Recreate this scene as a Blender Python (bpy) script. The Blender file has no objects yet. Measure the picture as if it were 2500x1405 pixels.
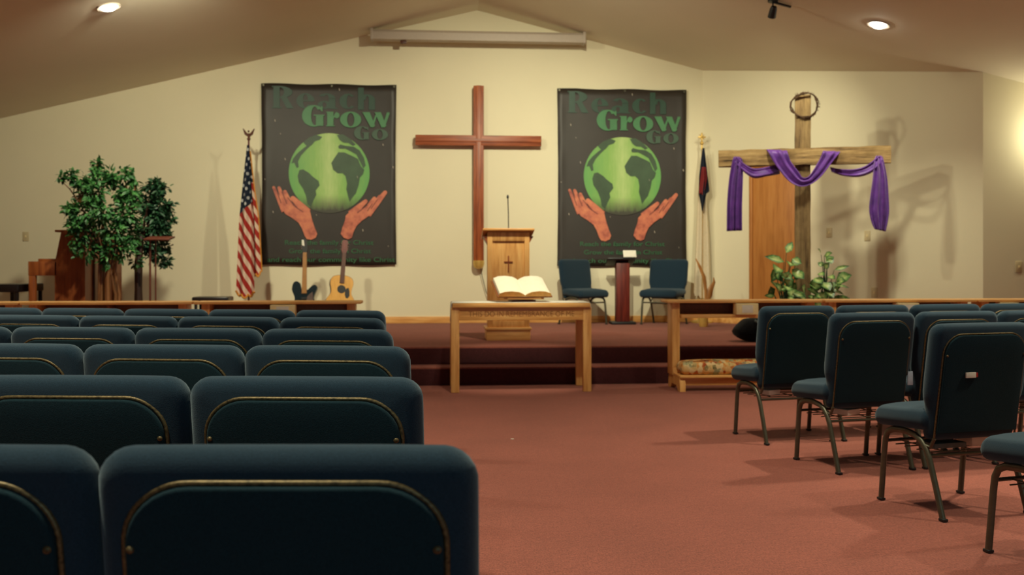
import bpy, bmesh, math, random
from mathutils import Vector, Matrix
random.seed(7)
PI = math.pi
sc = bpy.context.scene
COL = sc.collection

# ---------------------------------------------------------------- camera
YAW = math.radians(4.5)
cam_d = bpy.data.cameras.new('camera')
cam = bpy.data.objects.new('camera', cam_d); COL.objects.link(cam)
cam.location = (0, 0, 1.1025)
cam.rotation_euler = (PI / 2, 0, -YAW)
cam_d.sensor_width = 36
cam_d.lens = 36 * 2400 / 2500
cam_d.shift_y = -54.5 / 2500
cam_d.clip_end = 100
cam_d.dof.use_dof = True
cam_d.dof.focus_distance = 2.9
cam_d.dof.aperture_fstop = 5.2
sc.camera = cam

# ---------------------------------------------------------------- world, exposure
w = bpy.data.worlds.new('world'); sc.world = w; w.use_nodes = True
w.node_tree.nodes['Background'].inputs[0].default_value = (0.9, 0.85, 0.8, 1)
w.node_tree.nodes['Background'].inputs[1].default_value = 0.02
sc.view_settings.view_transform = 'Standard'
sc.view_settings.look = 'None'
sc.view_settings.exposure = 0.55
sc.view_settings.gamma = 1.0
sc.view_settings.use_curve_mapping = False
try:
    sc.cycles.max_bounces = 8; sc.cycles.diffuse_bounces = 5
    sc.cycles.use_denoising = True
except Exception: pass

# ---------------------------------------------------------------- room numbers
YW = 13.15                     # back wall
AX, AZ, PITCH = 0.568, 4.517, 0.2475
C1 = (3.638, 13.15); C2 = (5.913, 10.2)
XL, XR, YB = -7.6, 9.0, -4.5
ST = 0.33                      # platform height
def ceil_z(x): return AZ - PITCH * abs(x - AX)

WARM = (1.0, 0.945, 0.67)
def spot(name, loc, target, power, angle=120, blend=1.0, size=0.08, color=WARM):
    d = bpy.data.lights.new(name, 'SPOT'); o = bpy.data.objects.new(name, d); COL.objects.link(o)
    o.location = loc
    o.rotation_euler = (Vector(target) - Vector(loc)).to_track_quat('-Z', 'Y').to_euler()
    d.energy = power; d.spot_size = math.radians(angle); d.spot_blend = blend
    d.shadow_soft_size = size; d.color = color
    return o
# recessed ceiling lamps (rows at y 9.7 and nearer)
DOWN = [(-3.135, 9.757), (4.483, 9.636)]
for x, y, p, an in [(DOWN[0][0], DOWN[0][1], 120, 112), (DOWN[1][0], DOWN[1][1], 110, 112), (-3.1, 5.7, 310, 110), (4.2, 5.7, 320, 112), (0.7, 5.6, 270, 108), (-3.1, 3.6, 200, 100), (4.4, 3.6, 210, 100), (0.9, 3.9, 190, 92), (-1.2, 1.5, 330, 96), (1.8, 1.9, 90, 80)]:
    spot('downlight_lamp', (x, y, ceil_z(x) - .06), (x, y, 0), p, an, .8, .09)
# bluish fill added behind the viewpoint to lift shadows like daylight; no windows built
wl = bpy.data.lights.new('rear_daylight_fill', 'AREA'); wo = bpy.data.objects.new('rear_daylight_fill', wl); COL.objects.link(wo)
wl.shape = 'RECTANGLE'; wl.size = 5.0; wl.size_y = 1.2; wl.energy = 34; wl.color = (.42, .85, 1.0)
wo.location = (1.5, YB + .05, 1.7); wo.rotation_euler = (PI / 2, 0, 0)
# track lamps aimed at the platform
spot('track_lamp', (3.43, 9.84, 3.60), (4.3, 13.0, 1.4), 100, 85, 1, .06)
spot('track_lamp', (-1.4, 8.7, 3.9), (3.6, 12.4, 1.5), 170, 75, .9, .14)
spot('track_lamp', (0.2, 8.9, 4.2), (4.2, 12.4, 1.6), 120, 75, .9, .10)
spot('track_lamp', (-2.2, 8.7, 3.7), (-3.6, 13.0, 1.3), 270, 100, 1, .08)
spot('track_lamp', (1.2, 8.3, 4.2), (0.8, 13.0, 1.5), 520, 85, 1, .08)
spot('track_lamp', (0.9, 7.2, 4.2), (0.76, 8.7, .85), 330, 22, .8, .04)

# ---------------------------------------------------------------- materials
def lin(c):
    c = c / 255.0
    return c / 12.92 if c <= .04045 else ((c + .055) / 1.055) ** 2.4
def rgb(r, g, b): return (lin(r), lin(g), lin(b), 1)
class N:
    def __init__(s, name, rough=.6, metallic=0, spec=None):
        s.m = bpy.data.materials.new(name); s.m.use_nodes = True
        s.t = s.m.node_tree; s.p = s.t.nodes['Principled BSDF']
        s.p.inputs['Roughness'].default_value = rough; s.p.inputs['Metallic'].default_value = metallic
        if spec is not None: s.p.inputs['Specular IOR Level'].default_value = spec
    def n(s, typ, **kw):
        nd = s.t.nodes.new(typ)
        for k, v in kw.items():
            if k.startswith('i_'):
                nd.inputs[k[2:].replace('_', ' ')].default_value = v
            else: setattr(nd, k, v)
        return nd
    def l(s, a, b): s.t.links.new(a, b)
    def coord(s, scale=(1, 1, 1), out='Object'):
        tc = s.n('ShaderNodeTexCoord'); mp = s.n('ShaderNodeMapping'); mp.inputs['Scale'].default_value = scale
        s.l(tc.outputs[out], mp.inputs[0]); return mp.outputs[0]
    def noise(s, vec, scale, detail=4, rough=.55):
        t = s.n('ShaderNodeTexNoise'); t.inputs['Scale'].default_value = scale
        t.inputs['Detail'].default_value = detail; t.inputs['Roughness'].default_value = rough
        s.l(vec, t.inputs['Vector']); return t.outputs['Fac']
    def ramp(s, fac, stops):
        r = s.n('ShaderNodeValToRGB'); e = r.color_ramp.elements
        e[0].position, e[0].color = stops[0]; e[1].position, e[1].color = stops[-1]
        for p, c in stops[1:-1]:
            q = e.new(p); q.color = c
        s.l(fac, r.inputs[0]); return r.outputs[0]
    def bump(s, h, strength, dist=.01):
        b = s.n('ShaderNodeBump'); b.inputs['Strength'].default_value = strength; b.inputs['Distance'].default_value = dist
        s.l(h, b.inputs['Height']); s.l(b.outputs[0], s.p.inputs['Normal'])
    def base(s, out): s.l(out, s.p.inputs['Base Color'])

def plain(name, c, rough=.6, metallic=0, var=.12, scale=30, spec=None):
    n = N(name, rough, metallic, spec); v = n.coord(); f = n.noise(v, scale)
    lo = tuple(x * (1 - var) for x in c[:3]) + (1,); hi = tuple(min(1, x * (1 + var)) for x in c[:3]) + (1,)
    n.base(n.ramp(f, [(.3, lo), (.7, hi)])); return n.m
def wood(name, dark, mid, light, axis='z', rough=.45, scale=1.0):
    n = N(name, rough); s = {'z': (9, 9, .9), 'x': (.9, 9, 9), 'y': (9, .9, 9)}[axis]
    v = n.coord(tuple(q * scale for q in s)); f = n.noise(v, 3.0, 6, .6)
    n.base(n.ramp(f, [(.28, dark), (.5, mid), (.74, light)])); n.bump(f, .12, .004); return n.m
def wallmat(name, c):
    n = N(name, .85); v = n.coord(); f = n.noise(v, 1.3, 3); g = n.noise(v, 160, 2)
    n.base(n.ramp(f, [(.25, tuple(x * .96 for x in c[:3]) + (1,)), (.75, c)])); n.bump(g, .12, .003); return n.m
M = {}
M['wall'] = wallmat('cream_wall_paint', rgb(234, 226, 196))
M['ceiling'] = wallmat('ceiling_paint', rgb(226, 218, 198))
def carpet(name, c):
    n = N(name, .95, spec=.1); v = n.coord((1, 1, 1)); g = n.noise(n.coord((1, .5, 1)), 150, 3, .75); f = n.noise(v, 2.0, 4)
    h = n.noise(v, 34, 4, .6)
    a = n.ramp(g, [(.3, tuple(x * .6 for x in c[:3]) + (1,)), (.7, tuple(x * 1.32 for x in c[:3]) + (1,))])
    b = n.ramp(f, [(.3, (.9, .9, .9, 1)), (.7, (1.06, 1.06, 1.06, 1))])
    e = n.ramp(h, [(.3, (.88, .88, .88, 1)), (.7, (1.08, 1.08, 1.08, 1))])
    m1 = n.n('ShaderNodeMix', data_type='RGBA', blend_type='MULTIPLY'); m1.inputs[0].default_value = 1
    n.l(a, m1.inputs[6]); n.l(b, m1.inputs[7])
    m2 = n.n('ShaderNodeMix', data_type='RGBA', blend_type='MULTIPLY'); m2.inputs[0].default_value = 1
    n.l(m1.outputs[2], m2.inputs[6]); n.l(e, m2.inputs[7])
    n.base(m2.outputs[2]); n.bump(g, .6, .006)
    n.p.inputs['Sheen Weight'].default_value = .15
    return n.m
M['carpet'] = carpet('rose_carpet', rgb(138, 77, 65))
M['oak'] = wood('light_oak', rgb(200, 136, 70), rgb(228, 170, 98), rgb(244, 196, 124))
M['oak_x'] = wood('light_oak_lengthwise', rgb(200, 136, 70), rgb(228, 170, 98), rgb(244, 196, 124), 'x')
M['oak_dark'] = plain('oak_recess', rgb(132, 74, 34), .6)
M['cedar'] = wood('red_stained_wood', rgb(96, 42, 18), rgb(150, 74, 36), rgb(178, 98, 52))
M['cedar_x'] = wood('red_stained_wood_lengthwise', rgb(96, 42, 18), rgb(150, 74, 36), rgb(178, 98, 52), 'x')
M['piano'] = wood('piano_veneer', rgb(104, 50, 22), rgb(140, 74, 34), rgb(160, 92, 44))
M['mahog'] = wood('mahogany', rgb(62, 16, 10), rgb(96, 30, 20), rgb(120, 44, 28))
M['mahog_d'] = plain('dark_red_stain', rgb(86, 40, 26), .5)
M['door'] = wood('door_veneer', rgb(160, 98, 46), rgb(188, 124, 62), rgb(200, 138, 76), scale=.6)
def rough_wood(name, axis, gr=1.0):
    n = N(name, .9); s = (10, 10, .8) if axis == 'z' else (.8, 10, 10)
    v = n.coord(s); f = n.noise(v, 2.6, 8, .68); g = n.noise(n.coord(), 7, 4)
    a = n.ramp(f, [(.3, rgb(52, 38, 24)), (.42, rgb(140 * gr, 112 * gr, 74 * gr)), (.6, rgb(176 * gr, 146 * gr, 98 * gr)), (.8, rgb(196 * gr, 170 * gr, 122 * gr))])
    b = n.ramp(g, [(.3, (.7, .68, .62, 1)), (.65, (1, 1, 1, 1))])
    m1 = n.n('ShaderNodeMix', data_type='RGBA', blend_type='MULTIPLY'); m1.inputs[0].default_value = 1
    n.l(a, m1.inputs[6]); n.l(b, m1.inputs[7]); n.base(m1.outputs[2]); n.bump(f, .8, .012); return n.m
M['beam_z'] = rough_wood('weathered_timber_upright', 'z', .86)
M['beam_x'] = rough_wood('weathered_timber_beam', 'x')
def fabric(name, c, sheen, tint, rough=.95, scale=420, bump=.35):
    n = N(name, rough, spec=.12); g = n.noise(n.coord(), scale, 2); f = n.noise(n.coord(), 9, 3)
    a = n.ramp(g, [(.3, tuple(x * .75 for x in c[:3]) + (1,)), (.7, tuple(x * 1.25 for x in c[:3]) + (1,))])
    n.base(a); n.bump(g, bump, .002)
    n.p.inputs['Sheen Weight'].default_value = sheen; n.p.inputs['Sheen Roughness'].default_value = .5
    n.p.inputs['Sheen Tint'].default_value = tint
    return n.m
M['navy'] = fabric('navy_upholstery', rgb(30, 48, 62), .3, (.6, .75, .85, 1))
M['navy_panel'] = fabric('dark_navy_back_panel', rgb(22, 42, 50), .08, (.4, .6, .7, 1))
M['gunmetal'] = plain('bronze_grey_tube', rgb(88, 86, 72), .4, .6)
M['brass_tube'] = plain('brass_flecked_tube', rgb(96, 82, 54), .45, .5, .6, 160)
M['black'] = plain('black_plastic', rgb(22, 22, 24), .5)
M['blackfab'] = fabric('black_nylon', rgb(14, 16, 20), .1, (.5, .5, .5, 1))
M['blacklac'] = plain('black_lacquer', rgb(28, 22, 22), .3)
M['brass'] = plain('polished_brass', rgb(216, 180, 98), .35, .45)
M['chrome'] = plain('chrome', rgb(200, 200, 200), .2, 1)
M['white'] = plain('white_card', rgb(226, 222, 210), .7, var=.04)
M['cream'] = plain('cream_card', rgb(238, 220, 166), .7, var=.06)
M['plate'] = plain('almond_wall_plate', rgb(206, 190, 150), .5, var=.04)
M['paper'] = plain('bible_paper', rgb(246, 240, 220), .8, var=.03)
M['red'] = plain('red_plastic', rgb(170, 30, 24), .5)
M['paleblue'] = plain('pale_blue_card', rgb(150, 168, 190), .6)
M['bluegrey'] = plain('green_grey_cover', rgb(84, 100, 100), .6)
M['case'] = plain('screen_case_enamel', rgb(178, 164, 150), .5, var=.03)
M['spruce'] = wood('spruce_top', rgb(206, 150, 70), rgb(222, 168, 84), rgb(232, 180, 100), rough=.3)
M['rosewood'] = plain('rosewood', rgb(84, 44, 28), .5, var=.25)
M['maple'] = plain('maple_neck', rgb(160, 112, 58), .4)
M['tealblack'] = plain('dark_teal_lacquer', rgb(14, 34, 42), .25)
M['bark'] = wood('ficus_bark', rgb(70, 42, 22), rgb(118, 76, 42), rgb(150, 104, 62))
M['darkbark'] = wood('dark_bark', rgb(30, 18, 14), rgb(48, 28, 20), rgb(66, 40, 28))
M['soil'] = plain('soil', rgb(44, 34, 24), .95)
M['clay'] = plain('brown_clay_pot', rgb(92, 60, 38), .7)
M['palm'] = wood('dried_palm', rgb(120, 72, 30), rgb(172, 118, 60), rgb(200, 150, 86))
M['thorn'] = plain('thorn_vine', rgb(74, 52, 34), .9, var=.3, scale=60)
def leafmat(name, cs):
    n = N(name, .5); f = n.noise(n.coord(), 14, 3); n.base(n.ramp(f, [(.3, cs[0]), (.5, cs[1]), (.72, cs[2])]))
    n.p.inputs['Transmission Weight'].default_value = 0
    return n.m
M['leaf'] = leafmat('ficus_leaf', [rgb(16, 54, 28), rgb(40, 92, 42), rgb(82, 138, 68)])
M['leaf_dark'] = leafmat('dark_ficus_leaf', [rgb(12, 42, 30), rgb(26, 66, 40), rgb(54, 100, 60)])
def variegated():
    n = N('variegated_leaf', .45); a = n.n('ShaderNodeAttribute', attribute_name='edge')
    nz = n.noise(n.coord(), 45, 3); ad = n.n('ShaderNodeMath', operation='MULTIPLY_ADD'); ad.inputs[1].default_value = .6; 
    n.l(nz, ad.inputs[0]); n.l(a.outputs['Fac'], ad.inputs[2])
    n.base(n.ramp(ad.outputs[0], [(.36, rgb(176, 194, 122)), (.62, rgb(100, 142, 70)), (.85, rgb(30, 74, 34))]))
    return n.m
M['varleaf'] = variegated()
def floral():
    n = N('floral_needlepoint', .95, spec=.1); v = n.coord((1, 1, 1))
    t = n.n('ShaderNodeTexVoronoi'); t.inputs['Scale'].default_value = 27; n.l(v, t.inputs['Vector'])
    sx = n.n('ShaderNodeSeparateColor'); n.l(t.outputs['Color'], sx.inputs[0])
    f = n.noise(v, 60, 2)
    ad = n.n('ShaderNodeMath', operation='MULTIPLY_ADD'); ad.inputs[1].default_value = .35; n.l(f, ad.inputs[0]); n.l(sx.outputs[0], ad.inputs[2])
    n.base(n.ramp(ad.outputs[0], [(.15, rgb(84, 90, 60)), (.35, rgb(222, 190, 130)), (.55, rgb(216, 150, 80)), (.75, rgb(170, 72, 44)), (.9, rgb(150, 158, 120)), (1.0, rgb(226, 200, 150))]))
    return n.m
M['floral'] = floral()
def purple():
    n = N('purple_satin', .5); f = n.noise(n.coord(), 12, 3)
    n.base(n.ramp(f, [(.3, rgb(70, 26, 118)), (.7, rgb(100, 44, 150))]))
    n.p.inputs['Sheen Weight'].default_value = .5; n.p.inputs['Sheen Tint'].default_value = (.75, .5, 1, 1); return n.m
M['purple'] = purple()
def emit(name, c, s):
    m = bpy.data.materials.new(name); m.use_nodes = True; t = m.node_tree; t.nodes.remove(t.nodes['Principled BSDF'])
    e = t.nodes.new('ShaderNodeEmission'); e.inputs[0].default_value = c; e.inputs[1].default_value = s
    t.links.new(e.outputs[0], t.nodes['Material Output'].inputs[0]); return m
M['bulb'] = emit('lit_lamp_lens', (1, .97, .80, 1), 40)
M['ban'] = plain('charcoal_brown_vinyl', rgb(46, 40, 36), .5, var=.1, scale=3)
M['t_dark'] = plain('deep_green_print', rgb(34, 68, 54), .5, var=.12, scale=5)
M['t_mid'] = plain('green_print', rgb(66, 124, 80), .5, var=.1, scale=6)
M['t_go'] = plain('grey_green_print', rgb(56, 84, 66), .5, var=.1, scale=6)
M['t_small'] = plain('small_green_print', rgb(44, 94, 60), .5, var=.2, scale=6)
M['contin'] = plain('continent_print', rgb(54, 78, 54), .5, var=.2, scale=5)
M['star'] = plain('star_print', rgb(170, 160, 145), .5)
def globe():
    n = N('globe_print', .5); tc = n.n('ShaderNodeTexCoord'); se = n.n('ShaderNodeSeparateXYZ'); n.l(tc.outputs['Object'], se.inputs[0])
    # printed picture of a globe: pale middle, green sides, fading to dark at the foot
    x = n.n('ShaderNodeMath', operation='ABSOLUTE'); n.l(se.outputs[0], x.inputs[0])
    nz = n.noise(n.coord((9, 1, 2)), 3, 3)
    xa = n.n('ShaderNodeMath', operation='MULTIPLY_ADD'); xa.inputs[1].default_value = .22; n.l(nz, xa.inputs[0]); n.l(x.outputs[0], xa.inputs[2])
    a = n.ramp(xa.outputs[0], [(.08, rgb(176, 200, 128)), (.28, rgb(132, 176, 88)), (.6, rgb(98, 160, 84))])
    za = n.n('ShaderNodeMath', operation='MULTIPLY_ADD'); za.inputs[1].default_value = .12; n.l(nz, za.inputs[0]); n.l(se.outputs[2], za.inputs[2])
    mr = n.n('ShaderNodeMapRange'); mr.inputs[1].default_value = -.43; mr.inputs[2].default_value = -.22
    n.l(za.outputs[0], mr.inputs[0])
    mx = n.n('ShaderNodeMix', data_type='RGBA'); n.l(mr.outputs[0], mx.inputs[0]); mx.inputs[6].default_value = rgb(60, 60, 48); n.l(a, mx.inputs[7])
    n.base(mx.outputs[2]); return n.m
M['globe'] = globe()
def skin():
    n = N('hand_print', .5); f = n.noise(n.coord((1, 1, 1)), 9, 4)
    n.base(n.ramp(f, [(.3, rgb(150, 74, 62)), (.5, rgb(196, 110, 84)), (.7, rgb(214, 132, 94))])); return n.m
M['skin'] = skin()
M['skin_line'] = plain('hand_shade_print', rgb(110, 50, 46), .5)
def usflag():
    n = N('stars_and_stripes_cloth', .8); tc = n.n('ShaderNodeTexCoord'); se = n.n('ShaderNodeSeparateXYZ'); n.l(tc.outputs['UV'], se.inputs[0])
    def math_(op, a, b=None, c=None):
        m = n.n('ShaderNodeMath', operation=op)
        for i, q in enumerate((a, b, c)):
            if q is None: continue
            if isinstance(q, (int, float)): m.inputs[i].default_value = q
            else: n.l(q, m.inputs[i])
        return m.outputs[0]
    u, v = se.outputs[0], se.outputs[1]
    # u metres across the cloth, v metres down from the top
    s = math_('FRACT', math_('DIVIDE', math_('SUBTRACT', v, math_('MULTIPLY', u, 1.7)), .175))
    stripe = math_('GREATER_THAN', s, .47)
    c = n.n('ShaderNodeMix', data_type='RGBA'); n.l(stripe, c.inputs[0]); c.inputs[6].default_value = rgb(214, 190, 170); c.inputs[7].default_value = rgb(158, 34, 26)
    # stars
    a = math_('SUBTRACT', math_('FRACT', math_('MULTIPLY', math_('ADD', u, math_('MULTIPLY', v, .3)), 16)), .5)
    b = math_('SUBTRACT', math_('FRACT', math_('MULTIPLY', math_('SUBTRACT', v, math_('MULTIPLY', u, .8)), 11)), .5)
    r2 = math_('ADD', math_('MULTIPLY', a, a), math_('MULTIPLY', b, b))
    star = math_('LESS_THAN', r2, .06)
    cc = n.n('ShaderNodeMix', data_type='RGBA'); n.l(star, cc.inputs[0]); cc.inputs[6].default_value = rgb(16, 30, 52); cc.inputs[7].default_value = rgb(190, 190, 190)
    canton = math_('LESS_THAN', math_('ADD', v, math_('MULTIPLY', u, 1.1)), .86)
    m3 = n.n('ShaderNodeMix', data_type='RGBA'); n.l(canton, m3.inputs[0]); n.l(c.outputs[2], m3.inputs[6]); n.l(cc.outputs[2], m3.inputs[7])
    n.base(m3.outputs[2]); return n.m
M['usflag'] = usflag()
M['fringe'] = plain('gold_fringe', rgb(196, 130, 44), .8, var=.3, scale=80)
M['whitecloth'] = plain('white_flag_cloth', rgb(214, 200, 172), .8, var=.05)
M['bluecloth'] = plain('navy_flag_cloth', rgb(14, 24, 44), .8)
M['redcloth'] = plain('red_flag_cloth', rgb(120, 28, 34), .8)

# ---------------------------------------------------------------- mesh helpers
class MB:
    def __init__(s): s.b = bmesh.new(); s.uv = None
    def _xf(s, vs, rot, loc):
        if rot is not None:
            for v in vs: v.co = rot @ v.co
        for v in vs: v.co = v.co + Vector(loc)
    def box(s, c, d, bev=.004, rot=None):
        r = bmesh.ops.create_cube(s.b, size=1); vs = r['verts']
        for v in vs: v.co = Vector((v.co.x * d[0], v.co.y * d[1], v.co.z * d[2]))
        if bev and bev < min(d) * .5:
            es = list({e for v in vs for e in v.link_edges})
            r2 = bmesh.ops.bevel(s.b, geom=es, offset=bev, segments=2, affect='EDGES', profile=.5)
            vs = list({v for f in r2['faces'] for v in f.verts} | {v for v in vs if v.is_valid})
        s._xf(vs, rot, c); return s
    def bx(s, x0, x1, y0, y1, z0, z1, bev=.004):
        return s.box(((x0 + x1) / 2, (y0 + y1) / 2, (z0 + z1) / 2), (abs(x1 - x0), abs(y1 - y0), abs(z1 - z0)), bev)
    def tube(s, pts, r, seg=10, closed=False, flat=None):
        pts = [Vector(p) for p in pts]; n = len(pts)
        rs = r if isinstance(r, (list, tuple)) else [r] * n
        rings = []; up = None
        for i, p in enumerate(pts):
            if closed: t = (pts[(i + 1) % n] - pts[i - 1]).normalized()
            else: t = (pts[min(i + 1, n - 1)] - pts[max(i - 1, 0)]).normalized()
            if up is None:
                up = t.orthogonal().normalized() if flat is None else (Vector(flat[0]) - t * t.dot(Vector(flat[0]))).normalized()
            else:
                up = (up - t * up.dot(t))
                up = up.normalized() if up.length > 1e-6 else t.orthogonal().normalized()
            sd = t.cross(up); k2 = 1 if flat is None else flat[1]
            rings.append([s.b.verts.new(p + (up * math.cos(a) * k2 + sd * math.sin(a)) * rs[i]) for a in [2 * PI * j / seg for j in range(seg)]])
        for i in range(n if closed else n - 1):
            A, B = rings[i], rings[(i + 1) % n]
            for j in range(seg): s.b.faces.new((A[j], A[(j + 1) % seg], B[(j + 1) % seg], B[j]))
        if not closed:
            s.b.faces.new(rings[0][::-1]); s.b.faces.new(rings[-1])
        return s
    def lathe(s, prof, c=(0, 0, 0), seg=24, rot=None):
        rings = []; allv = []
        for r, z in prof:
            if r < 1e-5: v = [s.b.verts.new((0, 0, z))]
            else: v = [s.b.verts.new((r * math.cos(2 * PI * j / seg), r * math.sin(2 * PI * j / seg), z)) for j in range(seg)]
            rings.append(v); allv += v
        for A, B in zip(rings, rings[1:]):
            for j in range(seg):
                k = (j + 1) % seg
                if len(A) == 1 and len(B) == 1: continue
                if len(A) == 1: s.b.faces.new((A[0], B[k], B[j]))
                elif len(B) == 1: s.b.faces.new((A[j], A[k], B[0]))
                else: s.b.faces.new((A[j], A[k], B[k], B[j]))
        s._xf(allv, rot, c); return s
    def sphere(s, c, r, seg=14):
        r = (r, r, r) if isinstance(r, (int, float)) else r
        q = bmesh.ops.create_uvsphere(s.b, u_segments=seg, v_segments=max(6, seg // 2 + 2), radius=1)
        for v in q['verts']: v.co = Vector((v.co.x * r[0] + c[0], v.co.y * r[1] + c[1], v.co.z * r[2] + c[2]))
        return s
    def prism(s, out, y0, y1, mp=None):
        """outline in (x,z), extruded in y"""
        mp = mp or (lambda x, y, z: (x, y, z))
        A = [s.b.verts.new(mp(x, y0, z)) for x, z in out]; B = [s.b.verts.new(mp(x, y1, z)) for x, z in out]
        n = len(out)
        for i in range(n): s.b.faces.new((A[i], A[(i + 1) % n], B[(i + 1) % n], B[i]))
        s.b.faces.new(A[::-1]); s.b.faces.new(B); return s
    def poly(s, pts):
        s.b.faces.new([s.b.verts.new(p) for p in pts]); return s
    def pillow(s, out, T, r, mp, dome=.01):
        """closed rounded cushion: outline (a,b) points, thickness T along c, edge radius r; mp maps (a,c,b)"""
        n = len(out); P = [Vector(p) for p in out]; cx = sum((p for p in P), Vector((0, 0))) / n
        area = sum(P[i].x * P[(i + 1) % n].y - P[(i + 1) % n].x * P[i].y for i in range(n))
        sg = 1 if area > 0 else -1
        nr = []
        for i in range(n):
            t = (P[(i + 1) % n] - P[i - 1]).normalized(); nr.append(Vector((-t.y, t.x)) * sg)   # inward
        def ring(ins, c, k=1):
            vs = []
            for i in range(n):
                q = P[i] + nr[i] * ins; q = cx + (q - cx) * k
                vs.append(s.b.verts.new(mp(q.x, c, q.y)))
            return vs
        R = []; h = T / 2
        R.append(ring(r, -h - dome, .55)); R.append(ring(r, -h - dome * .6, .82))
        for a in range(-90, 91, 18):
            A = math.radians(a); cc = (h - min(r, h)) * (1 if a > 0 else -1 if a < 0 else 0) + min(r, h) * math.sin(A)
            R.append(ring(r * (1 - math.cos(A)), cc))
        R.append(ring(r, h + dome * .6, .82)); R.append(ring(r, h + dome, .55))
        for A, B in zip(R, R[1:]):
            for i in range(n): s.b.faces.new((A[i], A[(i + 1) % n], B[(i + 1) % n], B[i]))
        s.b.faces.new(R[0][::-1]); s.b.faces.new(R[-1]); return s
    def strip(s, rows, uvs=None):
        """grid of rows of points"""
        V = [[s.b.verts.new(p) for p in row] for row in rows]
        if uvs and s.uv is None: s.uv = s.b.loops.layers.uv.new('UVMap')
        for i in range(len(V) - 1):
            for j in range(len(V[0]) - 1):
                f = s.b.faces.new((V[i][j], V[i][j + 1], V[i + 1][j + 1], V[i + 1][j]))
                if uvs:
                    for lp, (a, c) in zip(f.loops, ((i, j), (i, j + 1), (i + 1, j + 1), (i + 1, j))): lp[s.uv].uv = uvs[a][c]
        return s
    def build(s, name, mat, parent=None, loc=None, smooth=True, ang=35, solid=0, fixn=True):
        if fixn: bmesh.ops.recalc_face_normals(s.b, faces=s.b.faces)
        me = bpy.data.meshes.new(name); s.b.to_mesh(me); s.b.free()
        me.materials.append(mat)
        if smooth:
            for p in me.polygons: p.use_smooth = True
            me.set_sharp_from_angle(angle=math.radians(ang))
        o = bpy.data.objects.new(name, me); COL.objects.link(o)
        if parent: o.parent = parent
        if loc: o.location = loc
        if solid:
            md = o.modifiers.new('solid', 'SOLIDIFY'); md.thickness = solid; md.offset = 0
        return o
def tag(o, label, cat, group=None):
    o['label'] = label; o['category'] = cat
    if group: o['group'] = group
    return o
def thing(name, label, cat, loc=(0, 0, 0), rz=0, group=None):
    o = bpy.data.objects.new(name, None); COL.objects.link(o); o.location = loc; o.rotation_euler = (0, 0, rz)
    o.empty_display_size = .1
    return tag(o, label, cat, group)
def struct(o): o['kind'] = 'structure'; return o
def copy_tree(root, loc, rz, label, group=None):
    r = root.copy(); COL.objects.link(r); r.location = loc; r.rotation_euler = (0, 0, rz); r['label'] = label
    if group: r['group'] = group
    for ch in list(root.children):
        c = ch.copy(); COL.objects.link(c); c.parent = r
        for g in list(ch.children):
            d = g.copy(); COL.objects.link(d); d.parent = c
    return r
def arc(c, r, a0, a1, n=6):
    return [(c[0] + r * math.cos(math.radians(a0 + (a1 - a0) * i / n)), c[1] + r * math.sin(math.radians(a0 + (a1 - a0) * i / n))) for i in range(n + 1)]

# ---------------------------------------------------------------- room shell
def slab(name, pts, th, mat):
    """vertical wall along plan points list [(x,y),(x,y)], built up to the ceiling, thickness th outward"""
    (x0, y0), (x1, y1) = pts; d = Vector((x1 - x0, y1 - y0)).normalized(); n = Vector((d.y, -d.x)) * th
    m = MB(); xs = [x0, x1]
    if min(x0, x1) < AX < max(x0, x1): xs = [x0, AX, x1]
    def Y(x): return y0 if abs(x1 - x0) < 1e-6 else y0 + (y1 - y0) * (x - x0) / (x1 - x0)
    if abs(x1 - x0) < 1e-6: P = [(x0, y0, -.02), (x1, y1, -.02), (x1, y1, ceil_z(x1) + .02), (x0, y0, ceil_z(x0) + .02)]
    else: P = [(x0, y0, -.02), (x1, y1, -.02)] + [(x, Y(x), ceil_z(x) + .02) for x in reversed(xs)]
    A = [m.b.verts.new(p) for p in P]; B = [m.b.verts.new((p[0] + n.x, p[1] + n.y, p[2])) for p in P]
    k = len(P)
    for i in range(k): m.b.faces.new((A[i], A[(i + 1) % k], B[(i + 1) % k], B[i]))
    m.b.faces.new(A); m.b.faces.new(B[::-1])
    return struct(m.build(name, mat, smooth=False))
slab('wall_back', [(C1[0], YW), (XL, YW)], .12, M['wall'])
slab('wall_diagonal', [C2, C1], .12, M['wall'])
slab('wall_right_front', [(XR, C2[1]), C2], .12, M['wall'])
slab('wall_left', [(XL, YW), (XL, YB)], .12, M['wall'])
slab('wall_right', [(XR, YB), (XR, C2[1])], .12, M['wall'])
slab('wall_rear', [(XL, YB), (XR, YB)], .12, M['wall'])
m = MB()
P = [(XL - .1, ceil_z(XL - .1)), (AX, AZ), (XR + .1, ceil_z(XR + .1)), (XR + .1, ceil_z(XR + .1) + .12), (AX, AZ + .12), (XL - .1, ceil_z(XL - .1) + .12)]
m.prism(P, YB - .1, YW + .1); struct(m.build('ceiling', M['ceiling'], smooth=False))
struct(MB().bx(XL - .1, XR + .1, YB - .1, YW + .1, -.1, 0, 0).build('floor', M['carpet'], smooth=False))
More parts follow.
